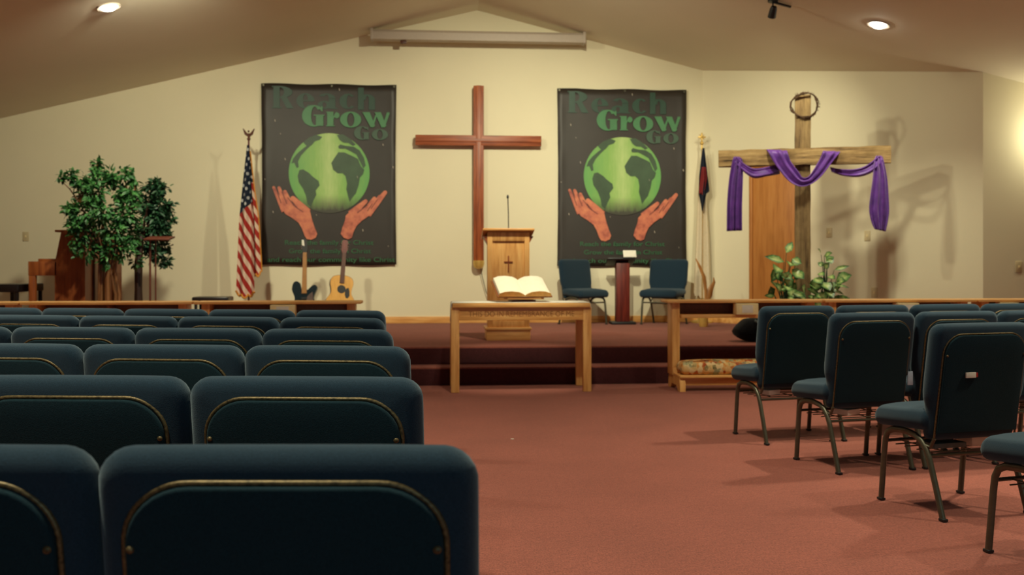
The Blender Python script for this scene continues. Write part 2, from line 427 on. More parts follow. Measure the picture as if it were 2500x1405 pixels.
# platform: two risers of .165, rounded carpet nosings
def step(name, y, z0, z1, xr):
    m = MB(); pr = [(y, z0), (YW - .001, z0), (YW - .001, z1)] + [(p[0], p[1]) for p in arc((y + .012, z1 - .012), .012, 90, 180, 4)]
    A = [m.b.verts.new((XL, a, b)) for a, b in pr]; B = [m.b.verts.new((xr, a, b)) for a, b in pr]; n = len(pr)
    for i in range(n): m.b.faces.new((A[i], A[(i + 1) % n], B[(i + 1) % n], B[i]))
    m.b.faces.new(A); m.b.faces.new(B[::-1]); return struct(m.build(name, M['carpet'], ang=50))
step('floor_step', 9.03, 0, .165, XR); step('floor_platform', 9.31, .165, ST, XR)
struct(MB().bx(XL, C1[0] - .02, YW - .016, YW, ST, ST + .088, .003).build('baseboard_back', M['oak_x']))
dv = Vector((C2[0] - C1[0], C2[1] - C1[1])); DL = dv.length; DA = math.atan2(dv.y, dv.x); du = dv.normalized(); dn = Vector((du.y, -du.x))
def diag(s, off, z): return (C1[0] + du.x * s + dn.x * off, C1[1] + du.y * s + dn.y * off, z)
rotd = Matrix.Rotation(DA, 3, 'Z')
for s0, s1 in ((.02, .72), (1.65, DL)):
    m = MB(); m.box(diag((s0 + s1) / 2, .008, ST + .044), (s1 - s0, .016, .088), .003, rotd); struct(m.build('baseboard_diagonal', M['oak_x']))
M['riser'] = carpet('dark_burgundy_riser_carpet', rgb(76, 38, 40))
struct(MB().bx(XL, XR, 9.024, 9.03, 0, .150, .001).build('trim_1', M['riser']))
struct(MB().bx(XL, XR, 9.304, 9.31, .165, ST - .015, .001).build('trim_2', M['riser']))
# door in the diagonal wall
e = bpy.data.objects.new('door_1', None); COL.objects.link(e); e.location = diag(1.205, 0, ST); e.rotation_euler = (0, 0, DA); struct(e)
MB().bx(-.375, .375, -.035, .01, .02, 2.02, .004).build('door_leaf', M['door'], e)
fr = MB(); fr.bx(-.425, -.38, -.05, .01, 0, 2.09); fr.bx(.38, .425, -.05, .01, 0, 2.09); fr.bx(-.425, .425, -.05, .01, 2.03, 2.09); fr.build('door_frame', M['door'], e)
kn = MB(); kn.tube([(.31, -.035, 1), (.31, -.07, 1)], .012); kn.sphere((.31, -.085, 1), .03); kn.build('door_knob', M['brass'], e)

# ---------------------------------------------------------------- chair
def chair_outline():
    # right half from bottom centre up, then mirrored; (x, z)
    r = [(0, .335), (.10, .335), (.19, .336), (.222, .345), (.232, .37), (.234, .42), (.236, .47), (.242, .5), (.252, .525), (.2575, .56), (.259, .62), (.259, .69), (.259, .75), (.259, .80)]
    r += [(.259 - .05 + .05 * math.cos(math.radians(a)), .81 + .05 * math.sin(math.radians(a))) for a in (8, 24, 40, 56, 72, 86)]
    r += [(.17, .8605), (.12, .861), (.06, .861), (0, .861)]
    l = [(-x, z) for x, z in reversed(r[1:-1])]
    return r + l
def back_y(z): return -.105 - .075 * (z - .36) / .5
def make_chair(label, group):
    t = thing('church_chair', label, 'chair', group=group)
    m = MB(); m.pillow(chair_outline(), .075, .036, lambda a, c, b: (a, back_y(b) + c, b), dome=.006); m.build('backrest', M['navy'], t, ang=60)
    # dark rear panel inside the tube
    def arch(hw, top, rx, rz, bot, n=8):
        p = [(hw, bot), (hw, (bot + top - rz) / 2)]
        p += [(hw - rx + rx * math.cos(a), top - rz + rz * math.sin(a)) for a in [PI / 2 * i / n for i in range(n + 1)]]
        p += [(-x, z) for x, z in reversed(p)]
        return p
    def arch_n(hw, top, rx, rz, bot, n=8):
        q = []
        for p in arch(hw, top, rx, rz, bot, n):
            if not q or abs(p[0] - q[-1][0]) + abs(p[1] - q[-1][1]) > 1e-4: q.append(p)
        return q
    m = MB(); m.pillow(arch_n(.213, .809, .088, .087, .37), .014, .006, lambda a, c, b: (a, back_y(b) - .0445 + c, b), dome=.003)
    m.build('back_panel', M['navy_panel'], t, ang=60)
    m = MB(); m.tube([(x, back_y(z) - .0388, z) for x, z in arch_n(.217, .813, .09, .088, .345, 12)], .0046, 8)
    m.build('back_frame', M['brass_tube'], t, ang=80)
    for s in (-1, 1): MB().sphere((s * .205, back_y(.72) - .052, .72), (.006, .004, .006), 8).build('fastener', M['brass_tube'], t)
    # seat
    o = [(x, y) for x, y in arc((.205, .19), .05, 0, 90, 5)] + [(x, y) for x, y in arc((-.205, .19), .05, 90, 180, 5)] + \
        [(x, y) for x, y in arc((-.225, -.10), .03, 180, 270, 3)] + [(x, y) for x, y in arc((.225, -.10), .03, 270, 360, 3)]
    def seatmap(a, c, b): return (a, b, .418 + c - .025 * max(0, (b - .10) / .14) ** 2 + .012 * max(0, -b) / .13)
    m = MB(); m.pillow(o, .098, .048, seatmap, dome=.008); m.build('seat', M['navy'], t, ang=60)
    for s in (-1, 1):
        x = s * .226
        fpts = [(x, .200, .0), (x, .190, .10), (x, .176, .24), (x, .168, .30), (x, .150, .335), (x, .115, .352), (x, .06, .356), (x, .02, .357)]
        rpts = [(x, -.210, .0), (x, -.165, .14), (x, -.125, .255), (x, -.105, .295), (x, -.075, .328), (x, -.035, .348), (x, .02, .357)]
        for pts in (fpts, rpts):
            lg = MB().tube(pts, .0150, 10, flat=((1, 0, 0), .8)).build('leg', M['gunmetal'], t, ang=80)
            MB().box((pts[0][0], pts[0][1], .008), (.026, .033, .012), .003).build('foot_cap', M['black'], lg)
    MB().tube([(-.222, -.118, .27), (.222, -.118, .27)], .008, 8).build('crossbar', M['gunmetal'], t)
    MB().tube([(-.222, .165, .29), (.222, .165, .29)], .008, 8).build('crossbar', M['gunmetal'], t)
    m = MB()
    for y in (-.112, -.04, .04, .10): m.tube([(-.222, y, .284), (.222, y, .284)], .0035, 6)
    for x in (-.15, 0, .15): m.tube([(x, -.115, .288), (x, .16, .288)], .0035, 6)
    m.build('book_rack', M['gunmetal'], t)
    for s in (-1, 1): MB().tube([(s * .217, back_y(.36) - .04, .35), (s * .22, -.125, .31), (s * .226, -.09, .315)], .008, 8).build('back_strut', M['gunmetal'], t)
    return t
def cam_pt(px, d):   # room point seen at photo column px at depth d (rows were surveyed that way)
    X = (px - 1250) / 2400 * d
    return Vector((X * math.cos(YAW) + d * math.sin(YAW), -X * math.sin(YAW) + d * math.cos(YAW)))
G_L = 'navy chairs in the left block'; G_R = 'navy chairs in the right block'
ROWN = ['nearest row', 'second nearest row', 'third nearest row', 'fourth nearest row', 'fifth nearest row', 'front row']
LEFT = [(1168, 1.36, 4.5, 2), (1030, 2.20, 7, 2), (1000, 3.04, 9.5, 3), (957, 3.84, 11, 4), (938, 4.67, 13.5, 4), (940, 5.44, 14, 5)]
def pos_words(k, n):
    if k == 0: return 'at the aisle end'
    return ['', 'next to the aisle chair', 'third from the aisle', 'fourth from the aisle', 'fifth from the aisle', 'sixth from the aisle'][k]
first = None
WID = .536
WROW = [.536, .536, .532, .534, .529, .526]
chairs = {}
for r, (px, d, ang, n) in enumerate(LEFT):
    e = cam_pt(px, d); a = math.radians(ang); ux = Vector((math.cos(a), -math.sin(a))); fw = Vector((math.sin(a), math.cos(a)))
    for k in range(n):
        c = e - ux * (.267 + WROW[r] * k) + fw * .20
        lab = 'navy padded chair in the left block, %s, %s' % (ROWN[r], pos_words(k, n))
        sx_ = (WROW[r] - .003) / .518
        if first is None:
            first = make_chair(lab, G_L); first.location = (c.x, c.y, 0); first.rotation_euler = (0, 0, -a); chairs[('L', r, k)] = first
        else: chairs[('L', r, k)] = copy_tree(first, (c.x, c.y, 0), -a, lab, G_L)
        chairs[('L', r, k)].scale = (sx_, 1, .988)
# right block: rear-left foot, facing angle
RIGHT = [('A', (2.026, 5.873), 10, 4, 'front row'), ('B', (2.119, 5.017), 11, 3, 'second row'), ('C', (2.177, 4.062), 12.5, 1, 'third row with a white tag on its back'), ('D', (2.215, 3.215), 14, 1, 'nearest row, only its seat and legs in view')]
for nm, ft, ang, n, words in RIGHT:
    a = math.radians(ang); ux = Vector((math.cos(a), math.sin(a))); fw = Vector((-math.sin(a), math.cos(a)))
    c0 = Vector(ft) + ux * .226 + fw * .21
    for k in range(n):
        c = c0 + ux * WID * k
        lab = 'navy chair in the right block, %s%s' % (words, '' if n == 1 else ', ' + pos_words(k, n))
        chairs[('R', nm, k)] = copy_tree(first, (c.x, c.y, 0), a, lab, G_R)
for k_ in chairs:
    if k_[0] == 'R': chairs[k_].scale = (1.0, 1, .988)
# two on the platform
copy_tree(first, (1.93, 12.72, ST), math.radians(214), 'navy chair on the platform left of the dark pedestal', 'chairs on the platform')
copy_tree(first, (2.99, 12.66, ST), math.radians(144), 'navy chair on the platform right of the dark pedestal', 'chairs on the platform')

def on_chair(key, x, y, z): 
    o = chairs[key]; a = o.rotation_euler[2]
    return (o.location.x + x * math.cos(a) - y * math.sin(a), o.location.y + x * math.sin(a) + y * math.cos(a), z), a
def put(o, key, x, y, z, rz=0):
    p, a = on_chair(key, x, y, z); o.location = p; o.rotation_euler = (0, 0, a + rz)
t = thing('pencil_tag', 'small white tag with red end on the back of the third-row aisle chair', 'tag')
MB().box((0, 0, 0), (.052, .006, .024), .001).build('card', M['white'], t); MB().box((.031, 0, 0), (.010, .007, .020), .002).build('end_cap', M['red'], t)
put(t, ('R', 'C', 0), -.078, back_y(.625) - .061, .625)
t = tag(MB().box((0, 0, 0), (.032, .008, .075), .002).build('card', M['paleblue']), 'pale blue card at the edge of a right-block chair back', 'card'); put(t, ('R', 'B', 0), .238, back_y(.49) - .05, .49)
def booklet(label, mat, key, x, y, dims, rz=0):
    o = tag(MB().box((0, 0, dims[2] / 2), dims, .002).build('booklet', mat), label, 'booklet', 'booklets on racks under the right-block chairs'); put(o, key, x, y, .2925, rz)
booklet('white booklet on the rack under the right-block front row aisle chair', M['white'], ('R', 'A', 0), -.13, -.06, (.10, .10, .03), .3)
booklet('white booklet on the rack under the right-block second row aisle chair', M['white'], ('R', 'B', 0), -.08, -.06, (.10, .10, .03), .3)
booklet('grey-green book on the rack under the third-row aisle chair', M['bluegrey'], ('R', 'C', 0), -.10, -.05, (.17, .12, .022))
booklet('white book on the rack under the third-row aisle chair', M['white'], ('R', 'C', 0), .08, -.05, (.12, .11, .045))
o = tag(MB().box((0, 0, .002), (.02, .012, .003), .001).build('paper_scrap', M['white']), 'tiny white scrap on the carpet in the aisle', 'scrap'); o.location = (.49, 6.2, 0)

# ---------------------------------------------------------------- communion table
def textmesh(name, body, width, mat, parent, loc, height=None, rx=PI / 2, ext=.0008, bold=0.0):
    cu = bpy.data.curves.new(name, 'FONT'); cu.body = body; cu.align_x = 'CENTER'; cu.align_y = 'CENTER'; cu.size = 1; cu.offset = bold
    tmp = bpy.data.objects.new(name + '_tmp', cu); COL.objects.link(tmp)
    dg = bpy.context.evaluated_depsgraph_get(); me = bpy.data.meshes.new_from_object(tmp.evaluated_get(dg))
    bpy.data.objects.remove(tmp); bpy.data.curves.remove(cu)
    xs = [v.co.x for v in me.vertices]; ys = [v.co.y for v in me.vertices]
    sx = width / (max(xs) - min(xs)); sy = sx if height is None else height / (max(ys) - min(ys))
    for v in me.vertices: v.co = Vector((v.co.x * sx, 0, v.co.y * sy))
    me.materials.clear(); me.materials.append(mat)
    o = bpy.data.objects.new(name, me); COL.objects.link(o); o.parent = parent; o.location = loc
    return o
TB = thing('communion_table', 'light oak communion table with lettered apron in front of the steps', 'table', (.752, 8.73, 0), -.0)
MB().bx(-.60, .60, -.265, .265, .735, .772, .006).build('tabletop', M['oak_x'], TB)
for sx in (-1, 1):
    for sy in (-1, 1):
        MB().bx(sx * .575 - .036, sx * .575 + .036, sy * .215 - .03, sy * .215 + .03, 0, .735, .005).build('leg', M['oak'], TB)
ap = MB().bx(-.54, .54, -.238, -.214, .625, .735, .002).build('apron', M['oak_x'], TB)
M['carve'] = plain('carved_letter_shadow', rgb(168, 108, 52), .6)
textmesh('lettering', 'THIS DO IN REMEMBRANCE OF ME', .92, M['carve'], ap, (0, -.2395, .678), .045)
ap = MB(); ap.bx(-.54, .54, .214, .238, .625, .735, .002); ap.bx(-.59, -.568, -.2, .2, .625, .735, .002); ap.bx(.568, .59, -.2, .2, .625, .735, .002); ap.build('side_rail', M['oak_x'], TB)
m = MB(); ru = [(-.612, .60), (-.610, .70), (-.607, .765), (-.598, .7765), (-.3, .7765), (0, .7765), (.3, .7765), (.598, .7765), (.607, .765), (.610, .70), (.612, .655)]
m.strip([[(a, y, z) for y in (-.22, -.11, 0, .11, .22)] for a, z in ru])
o = tag(m.build('table_runner', M['white'], None, (.752, 8.73, 0), solid=.004), 'white cloth runner draped over the communion table ends', 'table runner')
# bible stand and bible
BT = thing('book_stand', 'low brown wooden stand holding the open bible on the communion table', 'book stand', (.76, 8.72, .7795), .12)
m = MB(); m.bx(-.09, .12, -.10, .10, 0, .016, .003); m.build('base', M['mahog'], BT)
m = MB(); m.prism([(-.05, .016), (.09, .016), (.06, .05), (-.03, .05)], -.05, .07); m.build('support', M['mahog'], BT)
rb = Matrix.Rotation(math.radians(24), 3, 'X')
m = MB(); m.box((.01, -.02, .072), (.36, .23, .012), .003, rb); m.box((.01, -.128, .036), (.30, .012, .03), .003, rb); m.build('ledge', M['oak_x'], BT)
BK = thing('open_bible', 'large open bible with gilt cream pages on the stand on the communion table', 'book', (.768, 8.70, .892), .14)
m = MB()
prof = [(-.25, .004), (-.245, .030), (-.20, .048), (-.13, .052), (-.06, .044), (-.02, .026), (0, .012), (.02, .026), (.06, .044), (.13, .052), (.20, .048), (.245, .030), (.25, .004), (0, -.004)]
def tilt(x, y, z):
    v = rb @ Vector((x, y, z)); return (v.x, v.y, v.z)
m.prism([(x * .92, z) for x, z in prof], -.155, .165, tilt); m.build('pages', M['paper'], BK, ang=40)
M['gilt'] = plain('gilt_page_edge', rgb(226, 176, 96), .5)
m = MB(); m.prism([(-.235, .0), (-.232, .030), (-.185, .046), (-.12, .050), (-.06, .042), (-.02, .024), (0, .010), (.02, .024), (.06, .042), (.12, .05), (.185, .046), (.232, .03), (.235, .0)], -.159, -.1555, tilt); m.build('gilt_edge', M['gilt'], BK, ang=40)
m = MB(); m.prism([(-.246, .0), (0, -.010), (.246, .0), (.246, -.006), (0, -.016), (-.246, -.006)], -.163, .172, tilt); m.build('cover', M['oak_dark'], BK)

# ---------------------------------------------------------------- pulpit
PU = thing('pulpit', 'light oak pulpit with small cross emblem and gooseneck microphone on the platform', 'pulpit', (.755, 10.22, ST))
MB().bx(-.205, .205, -.16, .16, .13, 1.05, .006).build('body', M['oak'], PU)
m = MB(); m.bx(-.216, -.165, -.175, -.155, .13, 1.11, .003); m.bx(.165, .216, -.175, -.155, .13, 1.11, .003); m.bx(-.165, .165, -.175, -.155, 1.02, 1.11, .003); m.bx(-.165, .165, -.175, -.155, .13, .20, .003); m.build('front_frame', M['oak'], PU)
m = MB(); m.bx(-.225, .225, -.185, .18, 0, .11, .005); m.bx(-.238, .238, -.198, .19, .105, .135, .01); m.build('base', M['oak_x'], PU)
rt = Matrix.Rotation(math.radians(-11), 3, 'X')
m = MB(); m.box((0, .0, 1.098), (.53, .44, .026), .008, rt); m.build('top', M['oak_x'], PU)
m = MB()
for s in (-1, 1):
    m.prism([(s * .206, .985), (s * .258, 1.07), (s * .206, 1.07)], -.165, .12)
m.build('wing_bracket', M['cedar'], PU)
m = MB(); m.prism([(-.16, 1.05), (-.16, 1.113), (.16, 1.052), (.16, 1.05)], -.205, .205, lambda x, y, z: (y, x, z)); m.build('slope_support', M['oak'], PU)
m = MB(); m.bx(-.006, .006, -.168, -.158, .70, .87, .001); m.bx(-.045, .045, -.168, -.158, .80, .812, .001); m.bx(-.035, .035, -.166, -.158, .62, .66, .004); m.build('cross_emblem', M['cedar'], PU)
m = MB(); m.tube([(.015, .02, 1.10), (.013, .02, 1.3), (.006, .0, 1.47)], .005, 8); m.lathe([(0, 0), (.022, 0), (.018, .02), (0, .02)], (.015, .02, 1.105), 14)
m.sphere((.004, -.006, 1.485), (.012, .012, .022), 10); m.build('gooseneck_microphone', M['black'], PU)

# ---------------------------------------------------------------- altar rails with kneelers
def rail(label, x0, x1, first_=None):
    L = x1 - x0; t = thing('altar_rail', label, 'altar rail', (x0, 8.62, 0), 0, 'oak altar rails with kneelers')
    MB().bx(-.03 if 0 else 0, L, -.03, .24, .766, .790, .006).build('top_rail', M['oak_x'], t)
    m = MB(); m.bx(.13, L - .13, -.02, .22, .632, .662, .003); m.build('shelf', M['oak_x'], t)
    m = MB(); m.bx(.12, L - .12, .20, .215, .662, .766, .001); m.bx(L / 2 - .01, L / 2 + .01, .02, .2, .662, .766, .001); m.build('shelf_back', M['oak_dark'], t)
    for s, xx in ((0, .055), (1, L - .125)):
        m = MB(); m.bx(xx, xx + .07, .02, .20, .12, .766, .004)
        MBp = m
        # flared foot: profile in (y,z)
        pr = [(-.22, 0), (-.15, 0), (-.10, .045), (.08, .045), (.13, 0), (.21, 0), (.205, .06), (.18, .14), (.17, .22), (.03, .22), (.0, .12), (-.2, .12), (-.22, .06)]
        A = [m.b.verts.new((xx + .01, a, b)) for a, b in pr]; B = [m.b.verts.new((xx + .06, a, b)) for a, b in pr]; n = len(pr)
        for i in range(n): m.b.faces.new((A[i], A[(i + 1) % n], B[(i + 1) % n], B[i]))
        m.b.faces.new(A); m.b.faces.new(B[::-1]); m.build('end_panel', M['oak'], t)
    m = MB(); m.bx(.065, L - .065, -.225, .02, .12, .142, .004); m.bx(.12, L - .12, -.18, -.155, .05, .12, .003); m.build('kneeler_board', M['oak_x'], t)
    o = [(x, y) for x, y in arc((L - .10, 0), .03, 0, 90, 3)]
    oo = arc((L - .11, -.015), .025, 0, 90, 3) + arc((.11, -.015), .025, 90, 180, 3) + arc((.11, -.185), .025, 180, 270, 3) + arc((L - .11, -.185), .025, 270, 360, 3)
    m = MB(); m.pillow(oo, .115, .05, lambda a, c, b: (a, b, .2 + c), dome=.012); m.build('kneeler_cushion', M['floral'], t, ang=70)
    return t
RA = rail('oak altar rail right of the communion table, its end nearest the aisle in view', 2.06, 3.48)
copy_tree(RA, (3.50, 8.62, 0), 0, 'second oak altar rail on the right, behind the navy chairs')
copy_tree(RA, (4.94, 8.62, 0), 0, 'far right oak altar rail at the picture edge')
copy_tree(RA, (-2.055, 8.62, 0), 0, 'oak altar rail on the left, nearest the communion table, below the guitars')
copy_tree(RA, (-3.49, 8.62, 0), 0, 'left oak altar rail in front of the flag and trees')
copy_tree(RA, (-4.925, 8.62, 0), 0, 'far left oak altar rail below the piano bench')
for x, w_, lab in [(2.775, .20, 'cream box on the shelf of the right altar rail nearest the aisle'), (4.26, .20, 'cream box on the shelf of the second right altar rail'), (5.22, .17, 'cream box on the shelf of the far right altar rail'), (-1.30, .21, 'cream box on the left altar rail below the guitars')]:
    tt = thing('tissue_box', lab, 'box', (x, 8.607, .6625), 0, 'cream boxes on the rail shelves')
    MB().bx(-w_ / 2, w_ / 2, -.055, .055, 0, .098, .004).build('carton', M['cream'], tt)
    MB().bx(-w_ * .25, w_ * .25, -.0575, -.0545, .015, .085, .001).build('printed_panel', M['white'], tt)

# ---------------------------------------------------------------- wooden cross on the wall
WC = thing('wall_cross', 'large red-stained wooden cross hanging on the back wall between the banners', 'cross', (.582, 13.05, 0))
m = MB(); m.bx(-.068, .068, -.03, .04, 1.165, 3.485, .006); m.bx(-.034, .034, -.045, -.03, 1.165, 3.485, .004); m.build('upright', M['cedar'], WC)
m = MB(); m.bx(-.835, .835, -.032, .038, 2.69, 2.825, .006); m.bx(-.835, .835, -.046, -.032, 2.735, 2.78, .004); m.build('crossbeam', M['cedar_x'], WC)
m = MB(); m.lathe([(0, 0), (.03, 0), (.06, .02), (.074, .06), (.074, .11), (0, .11)], (0, -.01, 1.055), 20); m.build('brass_cup', M['brass'], WC)
m = MB(); m.tube([(.03, .01, 1.06), (.05, .03, .95), (.10, .04, .75), (.16, .04, .60), (.2, .05, .45)], .005, 6); m.build('cord', M['black'], WC)

# ---------------------------------------------------------------- banners
BS = .00535
def make_banner():
    t = thing('hanging_banner', 'dark banner with green globe and lettering, left of the wall cross', 'banner', (-2.269, 13.11, 3.49), 0, 'Reach Grow Go banners on the back wall')
    W_, H_ = 1.765, 2.385
    cnt = [0]
    def stag(): cnt[0] += 1; return -.0001 * cnt[0]
    rows = []
    for i in range(25):
        v = i / 24; row = []
        for j in range(25):
            u = j / 24; x = u * W_; z = -v * H_
            ins = .012 * math.sin(PI * v)
            x = x + (ins if u == 0 else -ins if u == 1 else 0)
            y = .012 * math.sin(u * 9 + v * 3) * min(1, 8 * min(u, 1 - u)) * .25
            if j in (0, 24): y -= .012 * math.sin(v * 11) ** 2
            row.append((x, y, z + (.006 * math.sin(u * 14) if i in (0, 24) else 0)))
        rows.append(row)
    MB().strip(rows).build('cloth', M['ban'], t, solid=.003, ang=80)
    def q(x, y, o): return ((x) * BS, o, -(y) * BS)
    O1, O2, O3 = -.010, -.015, -.020
    def letter_ring(m, cx, cz, rx, rz, ix, iz, a0, a1, P_, n=26, idx=0):
        A = []; B = []; so = stag()
        def P(x, z): q_ = P_(x, z); return (q_[0], q_[1] + so, q_[2])
        for i in range(n + 1):
            a = math.radians(a0 + (a1 - a0) * i / n)
            A.append(m.b.verts.new(P(cx + rx * math.cos(a), cz + rz * math.sin(a)))); B.append(m.b.verts.new(P(cx + idx + ix * math.cos(a), cz + iz * math.sin(a))))
        for i in range(n): m.b.faces.new((A[i], A[i + 1], B[i + 1], B[i]))
    def pl(m, pts, P):
        so = stag(); m.b.faces.new([m.b.verts.new((P(x, z)[0], P(x, z)[1] + so, P(x, z)[2])) for x, z in pts])
    def box_(m, x0, x1, z0, z1, P): pl(m, [(x0, z0), (x1, z0), (x1, z1), (x0, z1)], P)
    def letter(m, ch, x0, x1, y0, y1, off):
        # box in zoomed print units, x0..x1, y0 top..y1 bottom
        def P(x, z):
            X = x0 + (x1 - x0) * x; Y = y1 + (y0 - y1) * z
            return q(X / 7.353 + 3, Y / 7.353 - 6, off)
        if ch == 'R':
            box_(m, .07, .36, 0, 1, P); box_(m, 0, .45, 0, .05, P); box_(m, 0, .3, .95, 1, P)
            letter_ring(m, .36, .73, .58, .27, .2, .21, -90, 90, P); pl(m, [(.40, .52), (.66, .54), (1.0, 0), (.68, 0)], P)
        elif ch in 'eo':
            if ch == 'o': letter_ring(m, .5, .5, .5, .5, .17, .42, 0, 360, P, 40)
            else:
                letter_ring(m, .5, .5, .5, .5, .14, .43, 0, 325, P, 36); box_(m, .3, .97, .47, .55, P)
        elif ch == 'c': letter_ring(m, .52, .5, .5, .5, .14, .42, 45, 318, P, 36, .06)
        elif ch == 'G':
            letter_ring(m, .52, .5, .52, .5, .16, .43, 42, 300, P, 36, .05); box_(m, .62, .95, .04, .55, P); box_(m, .52, 1.0, .5, .56, P); pl(m, [(.8, .8), (.92, .68), (.92, .95), (.86, .93)], P)
        elif ch == 'a':
            box_(m, .58, .9, 0, .66, P); letter_ring(m, .46, .68, .44, .32, .12, .24, 0, 150, P, 18); letter_ring(m, .36, .25, .34, .27, .1, .18, 0, 360, P, 24)
            box_(m, .85, 1.0, 0, .07, P)
        elif ch == 'h':
            box_(m, .03, .34, 0, 1, P); box_(m, .6, .93, 0, .5, P); letter_ring(m, .52, .45, .41, .25, .08, .17, 0, 180, P, 18)
        elif ch == 'r':
            box_(m, .08, .55, 0, 1, P); box_(m, 0, .65, 0, .06, P); box_(m, 0, .4, .93, 1, P); letter_ring(m, .8, .75, .2, .2, .001, .001, 0, 360, P, 18); pl(m, [(.5, .6), (.75, .98), (.85, .95), (.55, .5)], P)
        elif ch == 'w':
            pl(m, [(0, 1), (.27, 1), (.47, .1), (.40, 0), (.3, 0)], P); pl(m, [(.30, .0), (.40, 0), (.56, .9), (.52, 1)], P)
            pl(m, [(.45, 1), (.68, 1), (.88, .1), (.8, 0), (.7, 0)], P); pl(m, [(.72, 0), (.82, 0), (1.0, .9), (1.0, 1), (.9, 1)], P)
    m = MB()
    for a in (('R', 170, 560, 90, 490), ('e', 610, 930, 215, 490), ('a', 980, 1340, 215, 490), ('c', 1370, 1680, 215, 490), ('h', 1700, 2040, 100, 500)): letter(m, *a, O1)
    m.build('reach_lettering', M['t_dark'], t, smooth=False, fixn=False)
    m = MB()
    for a in (('G', 710, 1110, 430, 820), ('r', 1140, 1380, 545, 810), ('o', 1390, 1770, 540, 830), ('w', 1790, 2280, 545, 820)): letter(m, *a, O3)
    m.build('grow_lettering', M['t_mid'], t, smooth=False, fixn=False)
    m = MB()
    for a in (('G', 1640, 1920, 800, 1050), ('o', 1960, 2250, 850, 1050)): letter(m, *a, O2)
    m.build('go_lettering', M['t_go'], t, smooth=False, fixn=False)
    # globe: coordinates measured from an enlargement 2.811 times, origin (540,180)
    def z2(x, y, o): return q(x / 2.811 + 540 - 637, y / 2.811 + 180 - 206, o)
    gc = z2(738, 690, O1); gr = 277 / 2.811 * BS
    m = MB(); m.poly([(gr * math.cos(2 * PI * i / 64), 0, gr * 1.0 * math.sin(2 * PI * i / 64)) for i in range(64)])
    g = m.build('globe_picture', M['globe'], t, gc, smooth=False, fixn=False)
    m = MB()
    def land(pts): m.b.faces.new([m.b.verts.new(tuple(Vector(z2(x, y, O2)) - Vector(gc))) for x, y in pts])
    land([(535, 670), (560, 665), (600, 690), (625, 715), (665, 745), (672, 775), (645, 810), (650, 840), (630, 880), (612, 925), (590, 905), (580, 850), (560, 800), (530, 755), (522, 710)])
    land([(790, 560), (800, 545), (840, 545), (900, 572), (935, 590), (955, 640), (978, 665), (970, 695), (948, 720), (940, 770), (920, 830), (895, 860), (878, 888), (868, 850), (855, 800), (860, 760), (850, 710), (830, 690), (795, 690), (765, 665), (752, 620), (770, 590)])
    land([(800, 505), (812, 490), (850, 500), (905, 505), (945, 530), (975, 580), (988, 635), (972, 655), (950, 610), (925, 560), (890, 540), (850, 520), (806, 520)])
    land([(480, 625), (492, 590), (520, 555), (560, 520), (600, 490), (612, 500), (580, 530), (545, 570), (525, 610), (530, 650), (515, 655), (500, 620)])
    land([(560, 478), (600, 445), (650, 425), (690, 440), (672, 460), (640, 470), (615, 500), (585, 505)])
    land([(790, 425), (830, 420), (880, 450), (920, 490), (900, 500), (870, 480), (835, 478), (810, 460)])
    m.build('continents', M['contin'], g, smooth=False, fixn=False)
    def hand(name, fingers, palm, lines):
        m = MB()
        for (xa, ya, xb, yb, ra, rb_) in fingers:
            d = Vector((xb - xa, yb - ya)).normalized(); nrm = Vector((-d.y, d.x)); pts = []
            a0 = math.atan2(-d.y, -d.x)
            for i in range(9):
                a = a0 - PI / 2 + PI * i / 8; pts.append((xa + ra * math.cos(a), ya + ra * math.sin(a)))
            mx, my = (xa + xb) / 2, (ya + yb) / 2; rm = (ra + rb_) * .52
            s = 1 if (pts[-1][0] - xa) * nrm.x + (pts[-1][1] - ya) * nrm.y > 0 else -1
            pts += [(mx + nrm.x * rm * s, my + nrm.y * rm * s), (xb + nrm.x * rb_ * s, yb + nrm.y * rb_ * s), (xb - nrm.x * rb_ * s, yb - nrm.y * rb_ * s), (mx - nrm.x * rm * s, my - nrm.y * rm * s)]
            so = stag(); m.b.faces.new([m.b.verts.new(z2(x, y, O2 + so)) for x, y in pts])
        m.b.faces.new([m.b.verts.new(z2(x, y, O3 + .001)) for x, y in palm])
        h = m.build(name, M['skin'], t, smooth=False, fixn=False)
        m = MB()
        for ln in lines:
            for (xa, ya), (xb, yb) in zip(ln, ln[1:]):
                d = Vector((xb - xa, yb - ya)).normalized(); n_ = Vector((-d.y, d.x)) * 2.6
                m.b.faces.new([m.b.verts.new(z2(x, y, O3 - .002)) for x, y in ((xa + n_.x, ya + n_.y), (xb + n_.x, yb + n_.y), (xb - n_.x, yb - n_.y), (xa - n_.x, ya - n_.y))])
        m.build('shade_lines', M['skin_line'], h, smooth=False, fixn=False)
    hand('hand_picture', [(360, 792, 432, 955, 10, 20), (396, 794, 455, 950, 11, 20), (436, 820, 492, 950, 12, 20), (490, 865, 590, 965, 16, 30)],
         [(398, 890), (412, 935), (440, 975), (490, 1005), (530, 1035), (552, 1075), (570, 1125), (585, 1146), (615, 1152), (645, 1138), (656, 1112), (636, 1060), (620, 1010), (606, 950), (575, 925), (530, 905), (495, 915), (450, 905)],
         [[(378, 805), (410, 900)], [(415, 820), (450, 905)], [(455, 860), (500, 920), (560, 960)], [(470, 880), (520, 930)]])
